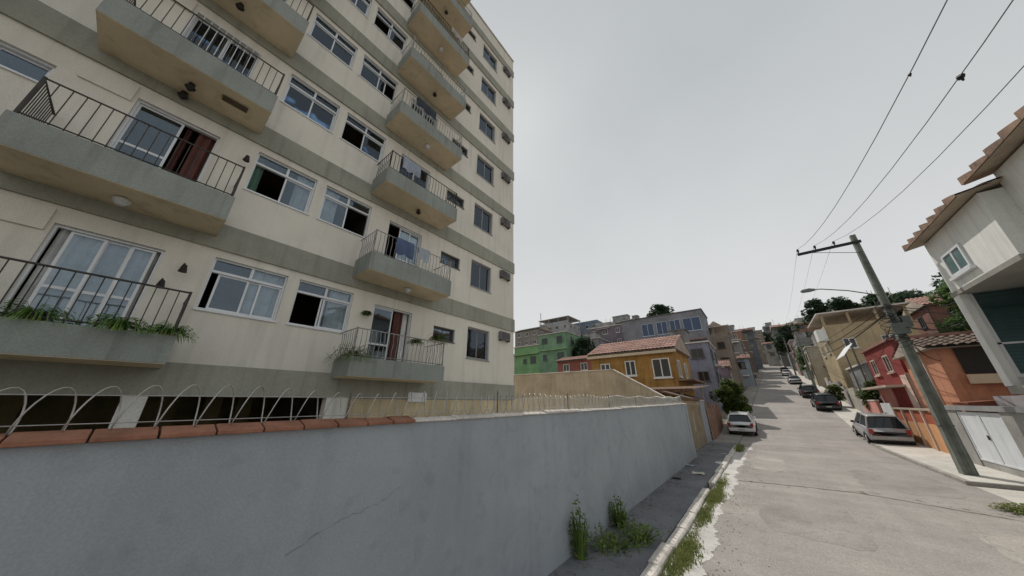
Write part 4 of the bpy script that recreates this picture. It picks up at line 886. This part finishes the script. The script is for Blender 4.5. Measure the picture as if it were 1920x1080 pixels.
# salmon house nearest the pole
sh2 = house('salmon_house', 'salmon-orange house with dark upper veranda behind the utility pole', 7.0, 13.5, 24.2, 28.6, 5.0, C_('salmon_wall', (0.55, 0.25, 0.15), var=.14), 'tile', 0.75, wins_x=[(26.6, 27.6, 3.4, 4.5)], side=-1, frame=mat('pale_salmon_trim', (0, 0, 0)), rm=mat('sooty_tile', (0.17, 0.12, 0.095), .9, .35, 1.2, .3, spots=.5))
og = tuple(sh2.location)
MB().box(7.55, 9.6, 24.10, 24.19, 3.75, 4.9).build('veranda_shade_panel', mat('veranda_shade', (0.035, 0.03, 0.027), .95, .1), sh2, og)  # flat dark panel on the wall, its colour stands in for veranda shade
MB().box(7.5, 9.7, 23.9, 24.08, 3.3, 3.7).box(8.6, 11.0, 24.05, 24.19, 2.2, 3.28).build('veranda_parapet', mat('beige_parapet', (0.60, 0.47, 0.34), .9, .12), sh2, og)
MB().prism([(6.7, 2.35), (10.2, 2.75), (10.2, 2.9), (6.7, 2.5)], 'y', 22.6, 24.0).build('lean_to_roof', mat('brown_red_sheet', (0.26, 0.09, 0.055), .9, .2), sh2, og)
MB().box(6.93, 6.997, 25.9, 26.25, 0, 4.9).build('pale_pilaster', mat('pale_salmon', (0, 0, 0)), sh2, og)
# tiled sheds behind
ts = house('tiled_shed', 'brown-tiled shed with pale skylight behind the white house', 12.5, 19.5, 26, 33, 7.2, C_('shed_wall', (0.25, 0.17, 0.13)), 'tile', 1.5, auto=(2.4, 1), side=-1, rm=M_ROOFTILE)
MB().prism([(26.2, 7.75), (27.3, 8.25), (27.3, 8.32), (26.2, 7.82)], 'x', 13.0, 14.3).build('skylight', mat('skylight_white', (0.72, 0.70, 0.64), .6), ts, tuple(ts.location))
# low orange boundary wall with gate
ow = thing('orange_wall', 'low orange wall with rust-red upper panel behind the silver car', 'wall', (6.55, 27, 0))
OO = (6.55, 27, 0)
for i in range(5):
    y0, y1 = 24.4 + i * 1.55, 24.4 + (i + 1) * 1.55 - 0.12
    MB().box(6.5, 6.66, y0, y1, 0.1, 1.45).build('lower_panel', mat('orange_render', (0.62, 0.33, 0.16), .9, .2, 1, .2, streak=.4), ow, OO)
    MB().box(6.52, 6.64, y0, y1, 1.453, 2.0).build('upper_panel', mat('rust_panel', (0.38, 0.10, 0.05), .9, .15), ow, OO)
    MB().box(6.44, 6.70, y1 + 0.002, y1 + 0.118, 0.1, 2.1).build('post', mat('pale_salmon', (0, 0, 0)), ow, OO)
MB().box(6.42, 6.72, 24.3, 32.1, 2.103, 2.2).build('coping', mat('tan_coping', (0.42, 0.36, 0.28), .9), ow, OO)
gg = thing('grey_gate', 'pale grey sheet gate between orange wall and red house', 'gate', (6.5, 32.3, road_z(32)))
for i in range(3): MB().box(-0.03, 0.03, 0.05 + i * 0.75, 0.78 + i * 0.75, 0.0, 2.2).build('panel', mat('pale_gate', (0.56, 0.58, 0.58), .7, .1), gg)
MB().box(0.035, 0.07, 0, 2.3, 0.4, 0.5).build('crossbar', M_GREYIRON, gg)
pk2 = thing('pink_wall', 'pink low street wall in front of the dark red house', 'wall', (6.45, 35, road_z(35)))
MB().box(-0.08, 0.08, 0, 4.2, -0.3, 2.0).build('wall_body', mat('pink_paint', (0, 0, 0)), pk2); MB().box(-0.12, 0.12, -0.04, 4.24, 2.003, 2.1).build('coping', M_LIGHTCON, pk2)
cw = thing('cream_wall', 'pale cream street wall running uphill on the right', 'wall', (6.7, 40, road_z(40)))
for i in range(8): MB().box(0.03 * 2.6 * i - .08, 0.03 * 2.6 * i + .08, i * 2.6, i * 2.6 + 2.55, road_z(40 + i * 2.6) - road_z(40) - .3, road_z(40 + i * 2.6) - road_z(40) + 2.0 + (0.3 if i % 3 == 1 else 0)).build('panel', mat('cream_render', (0.50, 0.46, 0.38), .9, .2, .8, .2, streak=.4) if i % 2 else mat('grey_render', (0.38, 0.35, 0.36), .9, .2, .8, .2, streak=.4), cw)

# ------------------------------------------------------------------ white house at the right edge
wh = thing('white_house', 'white two-storey house with stepped clay-tile eaves at the right edge', 'house', (8.5, 15, 0))
OH = (8.5, 15, 0)
MB().box(6.3, 12.0, 14.15, 18.1, 6.25, 8.28).build('upper_room', M_PALEWHITE, wh, OH)
MB().box(6.26, 12.0, 14.11, 18.14, 6.1, 6.247).build('floor_slab', mat('dim_slab', (0.30, 0.29, 0.26), .9, .15), wh, OH)
MB().box(6.75, 12.0, 8.0, 14.147, 3.0, 8.75).build('near_wing', M_PALEWHITE, wh, OH)
MB().box(9.6, 12.0, 14.15, 17.75, 3.0, 6.097).build('back_wall', M_PALEWHITE, wh, OH)
MB().box(6.3, 12.0, 8.0, 18.1, 2.75, 2.997).build('veranda_slab', mat('dim_slab', (0, 0, 0)), wh, OH)
MB().box(6.28, 6.46, 17.72, 18.12, 2.999, 6.098).build('corner_post', M_PALEWHITE, wh, OH)
# glazed screen closing the veranda at its far end
fr = MB()
for a, c in ((6.463, 6.56), (7.7, 7.78), (8.95, 9.03), (9.5, 9.597)): fr.box(a, c, 17.74, 17.82, 3.36, 6.09)
fr.box(6.463, 9.597, 17.72, 17.84, 3.25, 3.36); fr.box(6.463, 9.597, 17.74, 17.82, 4.3, 4.36)
fo = fr.build('glazed_screen', M_ALU, wh, OH)
for a, c in ((6.56, 7.7), (7.78, 8.95), (9.03, 9.5)):
    for u, v in ((3.362, 4.298), (4.362, 6.085)): MB().box(a + .002, c - .002, 17.775, 17.785, u, v).build('pane', glassmat('screen_glass', (0.5, 0.68, 0.70), (0.75, 0.95, 1.0), 0.16), fo, OH)
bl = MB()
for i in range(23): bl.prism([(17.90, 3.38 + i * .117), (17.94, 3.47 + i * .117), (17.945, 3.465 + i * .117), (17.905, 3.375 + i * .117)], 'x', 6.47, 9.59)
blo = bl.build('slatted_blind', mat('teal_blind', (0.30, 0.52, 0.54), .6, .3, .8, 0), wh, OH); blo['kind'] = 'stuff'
MB().box(6.463, 9.597, 17.97, 18.05, 3.0, 6.09).build('screen_wall', mat('teal_wall', (0.12, 0.2, 0.21), .95, .1), wh, OH)
MB().box(6.463, 9.597, 17.76, 17.80, 3.0, 3.25).build('plinth', M_PALEWHITE, wh, OH)
winset(wh, ('x', 6.3, -1), [(16.1, 17.4, 6.65, 7.5)], OH, M_ALU, mat('pale_teal_glass', (0.12, 0.2, 0.2), .1, .1, 2, 0, spec=.6))
winset(wh, ('x', 6.75, -1), [(11.2, 12.5, 6.9, 8.1), (11.0, 12.6, 4.0, 5.6)], OH, M_ALU, mat('teal_glass', (0.02, 0.06, 0.07), .05, .1, 1, 0, spec=.8))
# boundary wall below and gates
MB().box(6.22, 6.34, 8.0, 14.0, 0, 2.745).build('ground_wall', M_PALEWHITE, wh, OH)
MB().box(7.4, 12, 8.0, 22.6, 0, 2.745).build('ground_storey', mat('grey_render', (0, 0, 0)), wh, OH)
# tiled eaves: individually laid overlapping tiles
def eave_tiles(x_e, y0, y1, z_e, slope, n_rows, step, tile_len):
    t = MB(); ns = 5
    for i in range(ns):     # one curved tile, high along its far side
        for j in range(1):
            u0, u1 = i / ns, (i + 1) / ns
            f = lambda u: 0.03 + 0.19 * u ** 0.8
            a0, a1 = -0.04 + (step + 0.05) * u0, -0.04 + (step + 0.05) * u1
            P = [(0, a0, f(u0)), (0, a1, f(u1)), (tile_len + .06, a1, f(u1) - .03 + (tile_len + .06) * slope), (tile_len + .06, a0, f(u0) - .03 + (tile_len + .06) * slope)]
            t.quad(*P)
            t.quad((0, a0, -.05), (0, a1, -.05), (0, a1, f(u1)), (0, a0, f(u0)))
    u = 1; a = -0.04 + step + 0.05; 
    t.quad((0, a, -.05), (tile_len, a, -.05 + tile_len * slope), (tile_len, a, .19 + tile_len * slope), (0, a, .22))
    me = t.mesh('roof_tile', M_ROOFTILE)
    n = int((y1 - y0) / step)
    base = MB(); base.prism([(x_e + .03, z_e - .06), (x_e + n_rows * tile_len, z_e - .06 + slope * n_rows * tile_len), (x_e + n_rows * tile_len, z_e + slope * n_rows * tile_len), (x_e + .03, z_e)], 'y', y0, y1)
    ro = base.build('roof', mat('eave_board', (0.40, 0.33, 0.25), .9, .2), wh, OH)
    rr = random.Random(4)
    for r in range(n_rows):
        for i in range(n):
            o = inst('roof_tile', me, ro, (x_e + r * tile_len - OH[0], y0 + i * (y1 - y0) / n - OH[1], z_e + r * tile_len * slope + 0.012 * r - OH[2])); o.rotation_euler = (rr.uniform(-.02, .02), 0, rr.uniform(-.012, .012))
eave_tiles(5.85, 13.95, 18.35, 8.30, 0.22, 5, 0.62, 0.6)
eave_tiles(6.28, 8.0, 14.4, 8.80, 0.22, 5, 0.71, 0.6)
# street wall and white metal gate in front of the white house
gw = thing('street_wall', 'grey cement street wall with pale coping in front of the white house', 'wall', (6.25, 18, 0))
OG = (6.25, 18, 0)
MB().box(6.16, 6.34, 14.0, 19.0, 0, 2.2).box(6.16, 6.34, 22.2, 24.3, 0, 2.2).build('wall_body', mat('stained_grey', (0.36, 0.35, 0.33), .95, .2, .9, .3, 20, .5), gw, OG)
MB().box(6.10, 6.40, 13.9, 24.35, 2.203, 2.38).build('coping', mat('grey_coping', (0.30, 0.30, 0.30), .9, .2), gw, OG)
mg = thing('white_gate', 'white sheet-metal double gate beside the utility pole', 'gate', (6.2, 19.05, 0))
for i in range(2):
    MB().box(0.0, 0.04, i * 1.56, i * 1.56 + 1.54, 0.38, 2.15).build('leaf', mat('white_gate_paint', (0.70, 0.73, 0.76), .6, .08, 1.2, 0, 40, .35), mg, bevel=.006)
    MB().ring(i * 1.56, i * 1.56 + 1.54, 0.38, 2.15, 0.06, -0.02, -0.001).build('leaf_frame', mat('white_gate_paint', (0, 0, 0)), mg)
MB().box(0.0, 0.1, -0.05, 3.15, 0, 0.375).build('sill', mat('stained_grey', (0, 0, 0)), mg)
MB().box(-0.04, -0.021, 1.5, 1.62, 1.2, 1.35).build('lock', M_IRON, mg)

# ------------------------------------------------------------------ utility pole, lamp and wires
def pole(x, y, zb, h, label, full):
    t = thing('utility_pole', label, 'utility pole', (x, y, zb))
    b = MB()
    for z0_, z1_, w0, w1 in ((0, h, 0.165, 0.085),):
        P = [(-1, -1), (-.35, -1), (-.35, -.8), (.35, -.8), (.35, -1), (1, -1), (1, 1), (.35, 1), (.35, .8), (-.35, .8), (-.35, 1), (-1, 1)]
        n = len(b.v); k = len(P)
        for z_, w_ in ((z0_, w0), (z1_, w1)):
            for p, q in P: b.v.append((p * w_, q * w_ * 1.15, z_))
        for i in range(k): j = (i + 1) % k; b.f.append((n + i, n + j, n + k + j, n + k + i))
        b.f.append(tuple(range(n + k, n + 2 * k)))
    b.build('shaft', M_POLE, t)
    ca = MB().box(-2.02, 0.15, -0.16, -0.07, h - 0.46, h - 0.34).build('crossarm', mat('dark_timber', (0.035, 0.035, 0.038), .8), t)
    for xx in (-1.96, -1.34, -0.68):
        MB().tube([(xx, -0.115, h - 0.338), (xx, -0.115, h - 0.26), (xx, -0.115, h - 0.20), (xx, -0.115, h - 0.12)], [0.02, 0.03, 0.055, 0.035], 8).build('insulator', mat('insulator_brown', (0.04, 0.035, 0.035), .3), ca)
    MB().tube([(-1.5, -0.12, h - 0.46), (-0.02, -0.13, h - 0.95)], 0.014, 5).build('brace', M_GREYIRON, t)
    if full:
        la = MB(); la.tube([(-0.1, -0.1, 6.75), (-0.9, -0.1, 7.15), (-1.7, -0.1, 7.42), (-1.95, -0.1, 7.45)], 0.024, 6); lo = la.build('lamp_arm', M_GREYIRON, t)
        MB().tube([(-1.9, -0.1, 7.44), (-2.1, -0.1, 7.46), (-2.35, -0.1, 7.45), (-2.42, -0.1, 7.44)], [0.05, 0.10, 0.085, 0.03], 8).build('lamp_head', mat('lamp_grey', (0.22, 0.22, 0.23), .5), lo)
        bx = MB(); bx.box(-0.22, 0.22, -0.36, -0.17, 5.0, 5.45); bx.box(0.18, 0.42, -0.15, 0.12, 5.3, 5.75); bx.build('junction_box', mat('box_grey', (0.16, 0.18, 0.17), .6), t, bevel=.015)
        cb = MB(); rr = random.Random(2)
        for i in range(9):   # slack coils hung on the shaft
            z_ = 4.7 + 0.16 * i; r_ = rr.uniform(0.18, 0.38); P = []
            for k in range(15):
                a = 2 * math.pi * k / 14; P.append((-0.2 + r_ * math.cos(a) * 0.9 + rr.uniform(-.02, .02), -0.24 + 0.04 * math.sin(a), z_ + r_ * math.sin(a) * 0.6))
            cb.tube(P, 0.011, 4)
        cb.build('cable_coil', M_BLACKCABLE, t)
        for z_ in (5.9, 6.15, 6.4): MB().tube([(-0.18, -0.2, z_), (-0.26, -0.2, z_)], 0.045, 8).build('spool_insulator', mat('insulator_brown', (0, 0, 0)), t)
        for z_ in (1.6, 4.8, 6.2): MB().box(-0.17, 0.17, -0.2, 0.2, z_, z_ + 0.03).build('strap', M_GREYIRON, t)
    return t
pole(5.0, 19.4, 0.1, 9.75, 'tall dark concrete utility pole with crossarm and lamp by the right kerb', True)
pole(6.1, 62, road_z(62), 9.4, 'distant utility pole far up the right side of the street', False)
pole(7.3, 100, road_z(100), 9.4, 'farthest utility pole near the top of the street', False)
def wire(name, label, pts, r, m, extra=None, group='overhead wires'):
    b = MB(); b.tube(pts, r, 5); o = b.build(name, m); tag(o, label, 'wire', group)
    if extra:
        p, s = extra; e = MB(); e.tube([(p[0], p[1] - s, p[2] - s * .3), (p[0], p[1], p[2]), (p[0], p[1] + s * .9, p[2] - s * .2)], [s * .35, s * .8, s * .3], 8); e.tube([(p[0], p[1], p[2]), (p[0], p[1], p[2] - s * 1.5)], [s * .5, s * .2], 6); e.build('splice', M_BLACKCABLE, o)
for nm, x, A, Bq, ex in (('leftmost of the three high power wires', 3.04, 7.2, .0061, ((3.04, 6.5, 7.45), 0.03)), ('middle one of the three high power wires, carrying a dark splice', 3.66, 7.1, .00635, ((3.66, 7.0, 7.40), 0.06)), ('rightmost of the three high power wires', 4.32, 7.0, .0067, None)):
    top = A + Bq * 19.285 ** 2
    pts = [(x, y, A + Bq * y * y + (9.75 - 0.02 - top) * (y / 19.285) ** 6 * (1 if y > 0 else 0)) for y in [-14 + i * 1.85 for i in range(18)] + [19.285]]
    pts2 = [(x + (61.9 - 19.285) * 0 + (x + 1.1 - x) * ((y - 19.285) / 42.6), y, 9.73 + (road_z(62) + 9.28 - 9.73) * (y - 19.285) / 42.6 - 1.1 * math.sin(math.pi * (y - 19.285) / 42.6)) for y in [19.285 + 42.6 * i / 12 for i in range(1, 13)]]
    wire('power_wire', nm, pts + pts2, [0.0075] * len(pts) + [0.004] * len(pts2), M_DIST, ex)
CABS = [('black telephone cable sagging uphill from the pole, upper', 6.42, 6.9, 0.7), ('black telephone cable sagging uphill from the pole, middle', 6.18, 6.6, 0.9), ('thick black cable bundle sagging uphill from the pole, lowest', 5.92, 6.3, 1.2)]
for i, (lb, za, zb_, sg) in enumerate(CABS):
    wire('telephone_cable', lb, [(4.76 + 1.1 * t, 19.2 + 42.8 * t, za + (road_z(62) + zb_ - za) * t - sg * math.sin(math.pi * t)) for t in [k / 14 for k in range(15)]], 0.014 + 0.006 * i, M_BLACKCABLE)
SV = [('service cable from the pole to the salmon house', (7.0, 25.0, 4.6), 5.9), ('service cable from the pole to the tiled shed', (12.6, 27.0, 6.8), 6.2), ('service cable from the pole to the white house upper floor', (6.8, 18.3, 6.15), 6.4), ('service cable from the pole across to the carport', (-3.6, 23.1, 3.3), 6.5), ('service cable from the pole to the red house', (7.15, 30.0, 5.6), 5.95)]
SV += [('upper slack cable from the pole towards the tiled shed', (13.0, 28.0, 6.2), 5.75), ('lower slack cable from the pole towards the tiled shed', (13.2, 26.4, 5.6), 5.45), ('thick cable from the pole to the veranda post of the white house', (6.4, 18.2, 5.3), 5.55), ('lowest slack cable from the pole to the salmon house corner', (7.1, 24.3, 4.4), 5.2), ('slack cable from the pole to the yellow house', (7.4, 48.0, 9.0), 6.05), ('slack cable from the pole to the grey shop house', (7.5, 38.4, 5.2), 5.7)]
for lb, e, za in SV:
    if 'carport' in lb: continue
    wire('service_cable', lb, [(4.9 + (e[0] - 4.9) * t, 19.2 + (e[1] - 19.2) * t, za + (e[2] - za) * t - 0.35 * math.sin(math.pi * t)) for t in [k / 8 for k in range(9)]], 0.015, M_BLACKCABLE)

# ------------------------------------------------------------------ cars
def make_car(label, c, x, y, L=4.0, W=1.72, H=1.46, kind='hatch', rz=0, z=None, group='cars parked along the street'):
    zb = (road_z(y) + 0.03) if z is None else z
    t = thing('parked_car', label, 'car', (x, y + L / 2, zb), group, rz)
    sl = math.atan2(road_z(y + L) - road_z(y), L); t.rotation_euler = (sl, 0, rz); t.location.z = zb + math.tan(sl) * L / 2
    body = paint('paint_%d_%d_%d' % tuple(int(v * 100) for v in c), c)
    hw = W / 2; r = L / 2
    # stations along the car: y, half width, sill, belt, (hood/boot deck height)
    st = [(-r, .80, .36, .72, .78), (-r + .06, .93, .28, .80, .92), (-r + .22, .985, .24, .86, .98), (-r * .55, 1.0, .20, .90, .99), (0, 1.0, .20, .90, .97), (r * .42, 1.0, .20, .88, .94), (r * .60, .985, .21, .84, .90), (r - .35, .95, .24, .74, .80), (r - .08, .86, .28, .62, .68), (r, .72, .34, .55, .58)]
    b = MB(); rows = []
    for yy, w, s, bl, dk in st:
        w *= hw; P = [(0, s), (w * .86, s), (w * .97, s + .10), (w, (s + bl) / 2 + .05), (w * .985, bl), (w * .90, dk), (0, dk + .015)]
        P = P + [(-p, q) for p, q in reversed(P[1:-1])]
        rows.append([len(b.v) + i for i in range(len(P))]); b.v += [(p, yy, q) for p, q in P]
    k = len(rows[0])
    for a, c2 in zip(rows, rows[1:]):
        for i in range(k): j = (i + 1) % k; b.f.append((a[i], a[j], c2[j], c2[i]))
    b.f.append(tuple(rows[0])); b.f.append(tuple(reversed(rows[-1])))
    bo = b.build('body', body, t, smooth=True)
    # greenhouse
    yr0, yr1, yf1, yf0 = (-r + .16, -r + .52, r * .14, r * .50) if kind == 'hatch' else (-r + .55, -r + 1.0, r * .12, r * .48)
    zb0, zt = .95, H
    base = [(-hw * .90, yr0, zb0), (hw * .90, yr0, zb0), (hw * .90, yf0, zb0 - .02), (-hw * .90, yf0, zb0 - .02)]
    top = [(-hw * .68, yr1, zt - .05), (hw * .68, yr1, zt - .05), (hw * .68, yf1, zt - .02), (-hw * .68, yf1, zt - .02)]
    for i, nm_ in enumerate(('rear_window', 'side_window', 'windscreen', 'side_window')):
        j = (i + 1) % 4; g_ = MB(); q_ = [Vector(p) for p in (base[i], base[j], top[j], top[i])]; g_.quad(*q_)
        go_ = g_.build(nm_, M_CARGLASS, t); so_ = go_.modifiers.new('solid', 'SOLIDIFY'); so_.thickness = 0.012; so_.offset = -1
    rf = MB(); rr = []
    for q in range(6):
        u = q / 5; yy = yr1 - .06 + (yf1 + .04 - yr1 + .06) * u; hz = zt - .045 + .055 * math.sin(math.pi * (0.15 + 0.7 * u)); w = hw * .70
        P = [(-w, yy, hz - .05), (-w * .8, yy, hz - .005), (0, yy, hz + .018), (w * .8, yy, hz - .005), (w, yy, hz - .05)]; rr.append([len(rf.v) + i for i in range(5)]); rf.v += P
    for a, c2 in zip(rr, rr[1:]):
        for i in range(4): rf.f.append((a[i], a[i + 1], c2[i + 1], c2[i]))
    ro = rf.build('roof', body, t, smooth=True); so = ro.modifiers.new('solid', 'SOLIDIFY'); so.thickness = 0.03
    for i in range(4): MB().tube([Vector(base[i]) + Vector((0, 0, -.02)), Vector(top[i]) + Vector((0, 0, .01))], 0.045, 6).build('pillar', body, t)
    for sx in (-1, 1): MB().tube([(sx * hw * .905, (yr0 + yf0) / 2 + .1, zb0 - .03), (sx * hw * .685, (yr1 + yf1) / 2 + .1, zt - .03)], 0.04, 6).build('pillar', body, t)
    # bumpers, lamps, plate, wheels
    bp = MB(); bp.box(-hw * .90, hw * .90, -r - .07, -r + .10, .34, .56); bp.build('rear_bumper', body, t, bevel=.04)
    bq = MB(); bq.box(-hw * .84, hw * .84, r - .12, r + .05, .30, .52); bq.build('front_bumper', body, t, bevel=.04)
    MB().box(-hw * .86, hw * .86, -r - .05, -r + .12, .24, .338).build('rear_skirt', M_TRIM, t)
    for sx in (-1, 1):
        x0_, x1_ = sorted((sx * hw * .70, sx * hw * .90)); MB().box(x0_, x1_, -r - .02, -r + .14, .66, .92).build('tail_light', M_TAIL, t, bevel=.02)
        x0_, x1_ = sorted((sx * hw * .50, sx * hw * .80)); MB().box(x0_, x1_, r - .2, r - .03, .56, .68).build('headlight', mat('headlight_glass', (.5, .5, .5), .1, .05), t, bevel=.02)
        m_ = MB(); m_.box(*sorted((sx * hw * .95, sx * hw * 1.13)), yf0 - .28, yf0 - .18, .93, 1.06); m_.build('wing_mirror', M_TRIM if c[0] < .5 else body, t, bevel=.02)
        for wy in (-r + .72, r - .78):
            w_ = MB(); w_.tube([(sx * (hw - .20), wy, .30), (sx * (hw + .005), wy, .30)], .30, 18); wo_ = w_.build('wheel', M_RUBBER, t)
            w_ = MB(); w_.tube([(sx * (hw - .01), wy, .30), (sx * (hw + .018), wy, .30)], [.19, .17], 14); w_.build('rim', M_RIM, wo_)
            ar = MB(); P = [(sx * (hw - .005), wy + .36 * math.cos(a_), .30 + .36 * math.sin(a_)) for a_ in [math.pi * q / 10 for q in range(11)]]; ar.tube(P, .035, 5); ar.build('wheel_arch', M_TRIM, t)
    MB().box(-.20, .20, -r - .085, -r - .071, .42, .53).build('licence_plate', M_PLATE, t)
    return t
make_car('white hatchback parked half on the left pavement beside the brown fence', (0.72, 0.73, 0.74), -1.86, 29.9, 3.9, 1.74, 1.48)
make_car('silver-grey wagon parked half on the right pavement by the orange wall', (0.34, 0.34, 0.35), 5.3, 28.9, 4.3, 1.82, 1.62)
make_car('nearer of the two black cars parked on the right uphill', (0.012, 0.013, 0.016), 4.75, 43.5, 4.2, 1.76, 1.55)
make_car('farther of the two black cars parked on the right uphill', (0.02, 0.022, 0.027), 4.8, 54.5, 4.2, 1.74, 1.50)
make_car('silver sedan parked uphill beyond the two black cars', (0.36, 0.37, 0.38), 5.2, 76, 4.3, 1.74, 1.46, 'sedan')
make_car('white car parked uphill beyond the silver sedan on the right', (0.68, 0.69, 0.70), 5.9, 101, 4.2, 1.74, 1.46, 'sedan')
make_car('dark grey car parked near the top of the street', (0.06, 0.06, 0.07), 6.6, 118, 4.2, 1.74, 1.46)

# ------------------------------------------------------------------ trees
def tree(name, label, x, y, h, cr, cz, crown_h, m, seed, n=2600, leaf=0.16, trunk_r=0.18, cat='tree', group='trees along the street and hill', zb=None, boxy=False):
    rnd = random.Random(seed); zg = terrain(x, y) - 0.1 if zb is None else zb
    t = thing(name, label, cat, (x, y, zg), group); b = MB()
    b.tube([(0, 0, 0), (rnd.uniform(-.1, .1), 0, h * .3), (rnd.uniform(-.15, .15), .1, h * .55), (0, 0, h * .8)], [trunk_r, trunk_r * .8, trunk_r * .55, trunk_r * .2], 8)
    for i in range(7):
        a = rnd.uniform(0, 6.28); s = rnd.uniform(.35, .6); b.tube([(0, 0, h * s), (math.cos(a) * cr * .4, math.sin(a) * cr * .4, h * (s + .12)), (math.cos(a) * cr * .75, math.sin(a) * cr * .75, h * (s + .2))], [trunk_r * .45, trunk_r * .25, trunk_r * .08], 5)
    b.build('trunk', M_BARK, t)
    n = int(n * 2.2); leaf *= 1.15
    c = MB(); blobs = []
    for i in range(26 if not boxy else 16):
        u = rnd.uniform(-1, 1); a = rnd.uniform(0, 6.28); rr = rnd.uniform(.25, .95) * (1 - 0.45 * max(0, u))
        blobs.append((Vector((math.cos(a) * cr * rr * .8, math.sin(a) * cr * rr * .8, cz + u * crown_h * .42)), rnd.uniform(.22, .42) * cr))
    for i in range(n):
        p, r_ = blobs[rnd.randrange(len(blobs))]; d = Vector((rnd.gauss(0, 1), rnd.gauss(0, 1), rnd.gauss(0, .8)))
        d = d.normalized() * r_ * rnd.uniform(.55, 1.05) ** .5; q = p + d; s = leaf * rnd.uniform(.5, 1.2)
        u = Vector((rnd.uniform(-1, 1), rnd.uniform(-1, 1), rnd.uniform(-.5, .5))).normalized(); v = u.cross(Vector((rnd.uniform(-.5, .5), rnd.uniform(-.5, .5), 1))).normalized()
        c.quad(q - u * s, q - v * s * .5, q + u * s, q + v * s * .5)
    c.build('crown', m, t); return t
tree('clipped_tree', 'small clipped dense tree on the left pavement behind the white car', -2.45, 36.2, 3.9, 1.55, 2.35, 3.1, M_HEDGE, 41, 7500, 0.10, 0.12)
tree('hill_tree', 'broad dark tree on the skyline behind the yellow house', 18.4, 92, 12.6, 3.6, 10.5, 5.2, M_TREE, 42, 3400, .30, .25)
tree('hill_tree', 'smaller dark tree left of the broad skyline tree', 15.6, 106, 16.0, 3.0, 13.5, 6.5, M_TREE, 43, 2400, .30, .22)
tree('hill_tree', 'dark blue-green tree touching the utility pole, right of it', 17.4, 60, 9.4, 3.0, 7.2, 5.5, M_TREE, 44, 3600, .22, .2)
tree('hill_tree', 'light green sunlit tree beside the white house corner', 17.0, 46, 9.6, 2.9, 7.4, 5.0, M_TREE2, 45, 4200, .18, .2)
tree('hill_tree', 'light green shrubby tree in front of the dull red hill house', 15.2, 46.5, 6.0, 1.8, 4.6, 3.6, M_TREE2, 46, 2600, .15, .15)
tree('hill_tree', 'dark tree on the hilltop behind the light green tree', 25.0, 62, 11.0, 4.4, 8.0, 7, M_TREE, 47, 3600, .28, .25)
tree('hill_tree', 'round dark tree poking above the long blue-windowed house', -15.6, 80, 19.2, 3.3, 16.9, 5.0, M_TREE, 48, 2600, .28, .3)
tree('hill_tree', 'dark blue-green tree mass below the wide-eaved skyline house', 9.5, 112, 13.0, 4.0, 9.0, 7.5, M_TREE, 49, 3000, .35, .3)
tree('hill_tree', 'rightmost dark tree of the skyline row behind the yellow house', 24.5, 98, 12.0, 3.6, 9.0, 6, M_TREE, 61, 3000, .32, .25)
tree('hill_tree', 'dark tree behind the gap between pole and yellow house terrace', 21.0, 76, 10.0, 3.2, 7.4, 5.5, M_TREE, 62, 3000, .3, .25)
tree('hill_tree', 'dark tree at the top of the street, left of the wide-eaved house', 6.4, 182, 13.0, 5.0, 9.0, 8, M_TREE, 63, 2400, .5, .3)
tree('hill_tree', 'dark rounded tree on the skyline above the street top', -1.5, 196, 13.0, 5.5, 9.0, 8, M_TREE, 64, 2400, .5, .3)
tree('hill_tree', 'blue-green tree right of the street top, beneath the skyline house', 12.5, 140, 11.0, 4.0, 7.5, 7, M_TREE, 65, 2400, .4, .3)
tree('hill_tree', 'dark tree on the skyline between masted house and blue-grey house', -44.0, 112, 14.0, 4.2, 11.0, 6, M_TREE, 66, 2400, .35, .3)
tree('hill_tree', 'dark tree on the skyline left of the long blue-windowed house', -26.5, 92, 16.0, 4.0, 13.0, 6.5, M_TREE, 67, 2400, .32, .3)
tree('hill_tree', 'slender olive tree beside the upper street on the right', 7.7, 78.5, 6.8, 1.5, 4.6, 4.6, M_TREE2, 50, 1800, .16, .14)
tree('hill_tree', 'low dark tree between lilac house and violet-brown house', -27.0, 58, 9.2, 3.0, 6.8, 5.2, M_TREE, 51, 2400, .24, .2)
tree('hill_tree', 'olive tree among the houses left of the street, below the brown gabled house', -8.0, 61.5, 7.5, 2.2, 5.4, 4.4, M_HEDGE, 52, 2200, .2, .18)
tree('street_shrub', 'green shrub behind the orange wall by the red house', 7.0, 37.6, 3.4, 1.1, 2.2, 2.4, M_HEDGE, 53, 1500, .11, .08)
tree('street_shrub', 'low shrub at the roadside behind the nearer black car', 6.0, 46.6, 2.4, .9, 1.5, 1.8, M_HEDGE, 54, 1300, .1, .07)
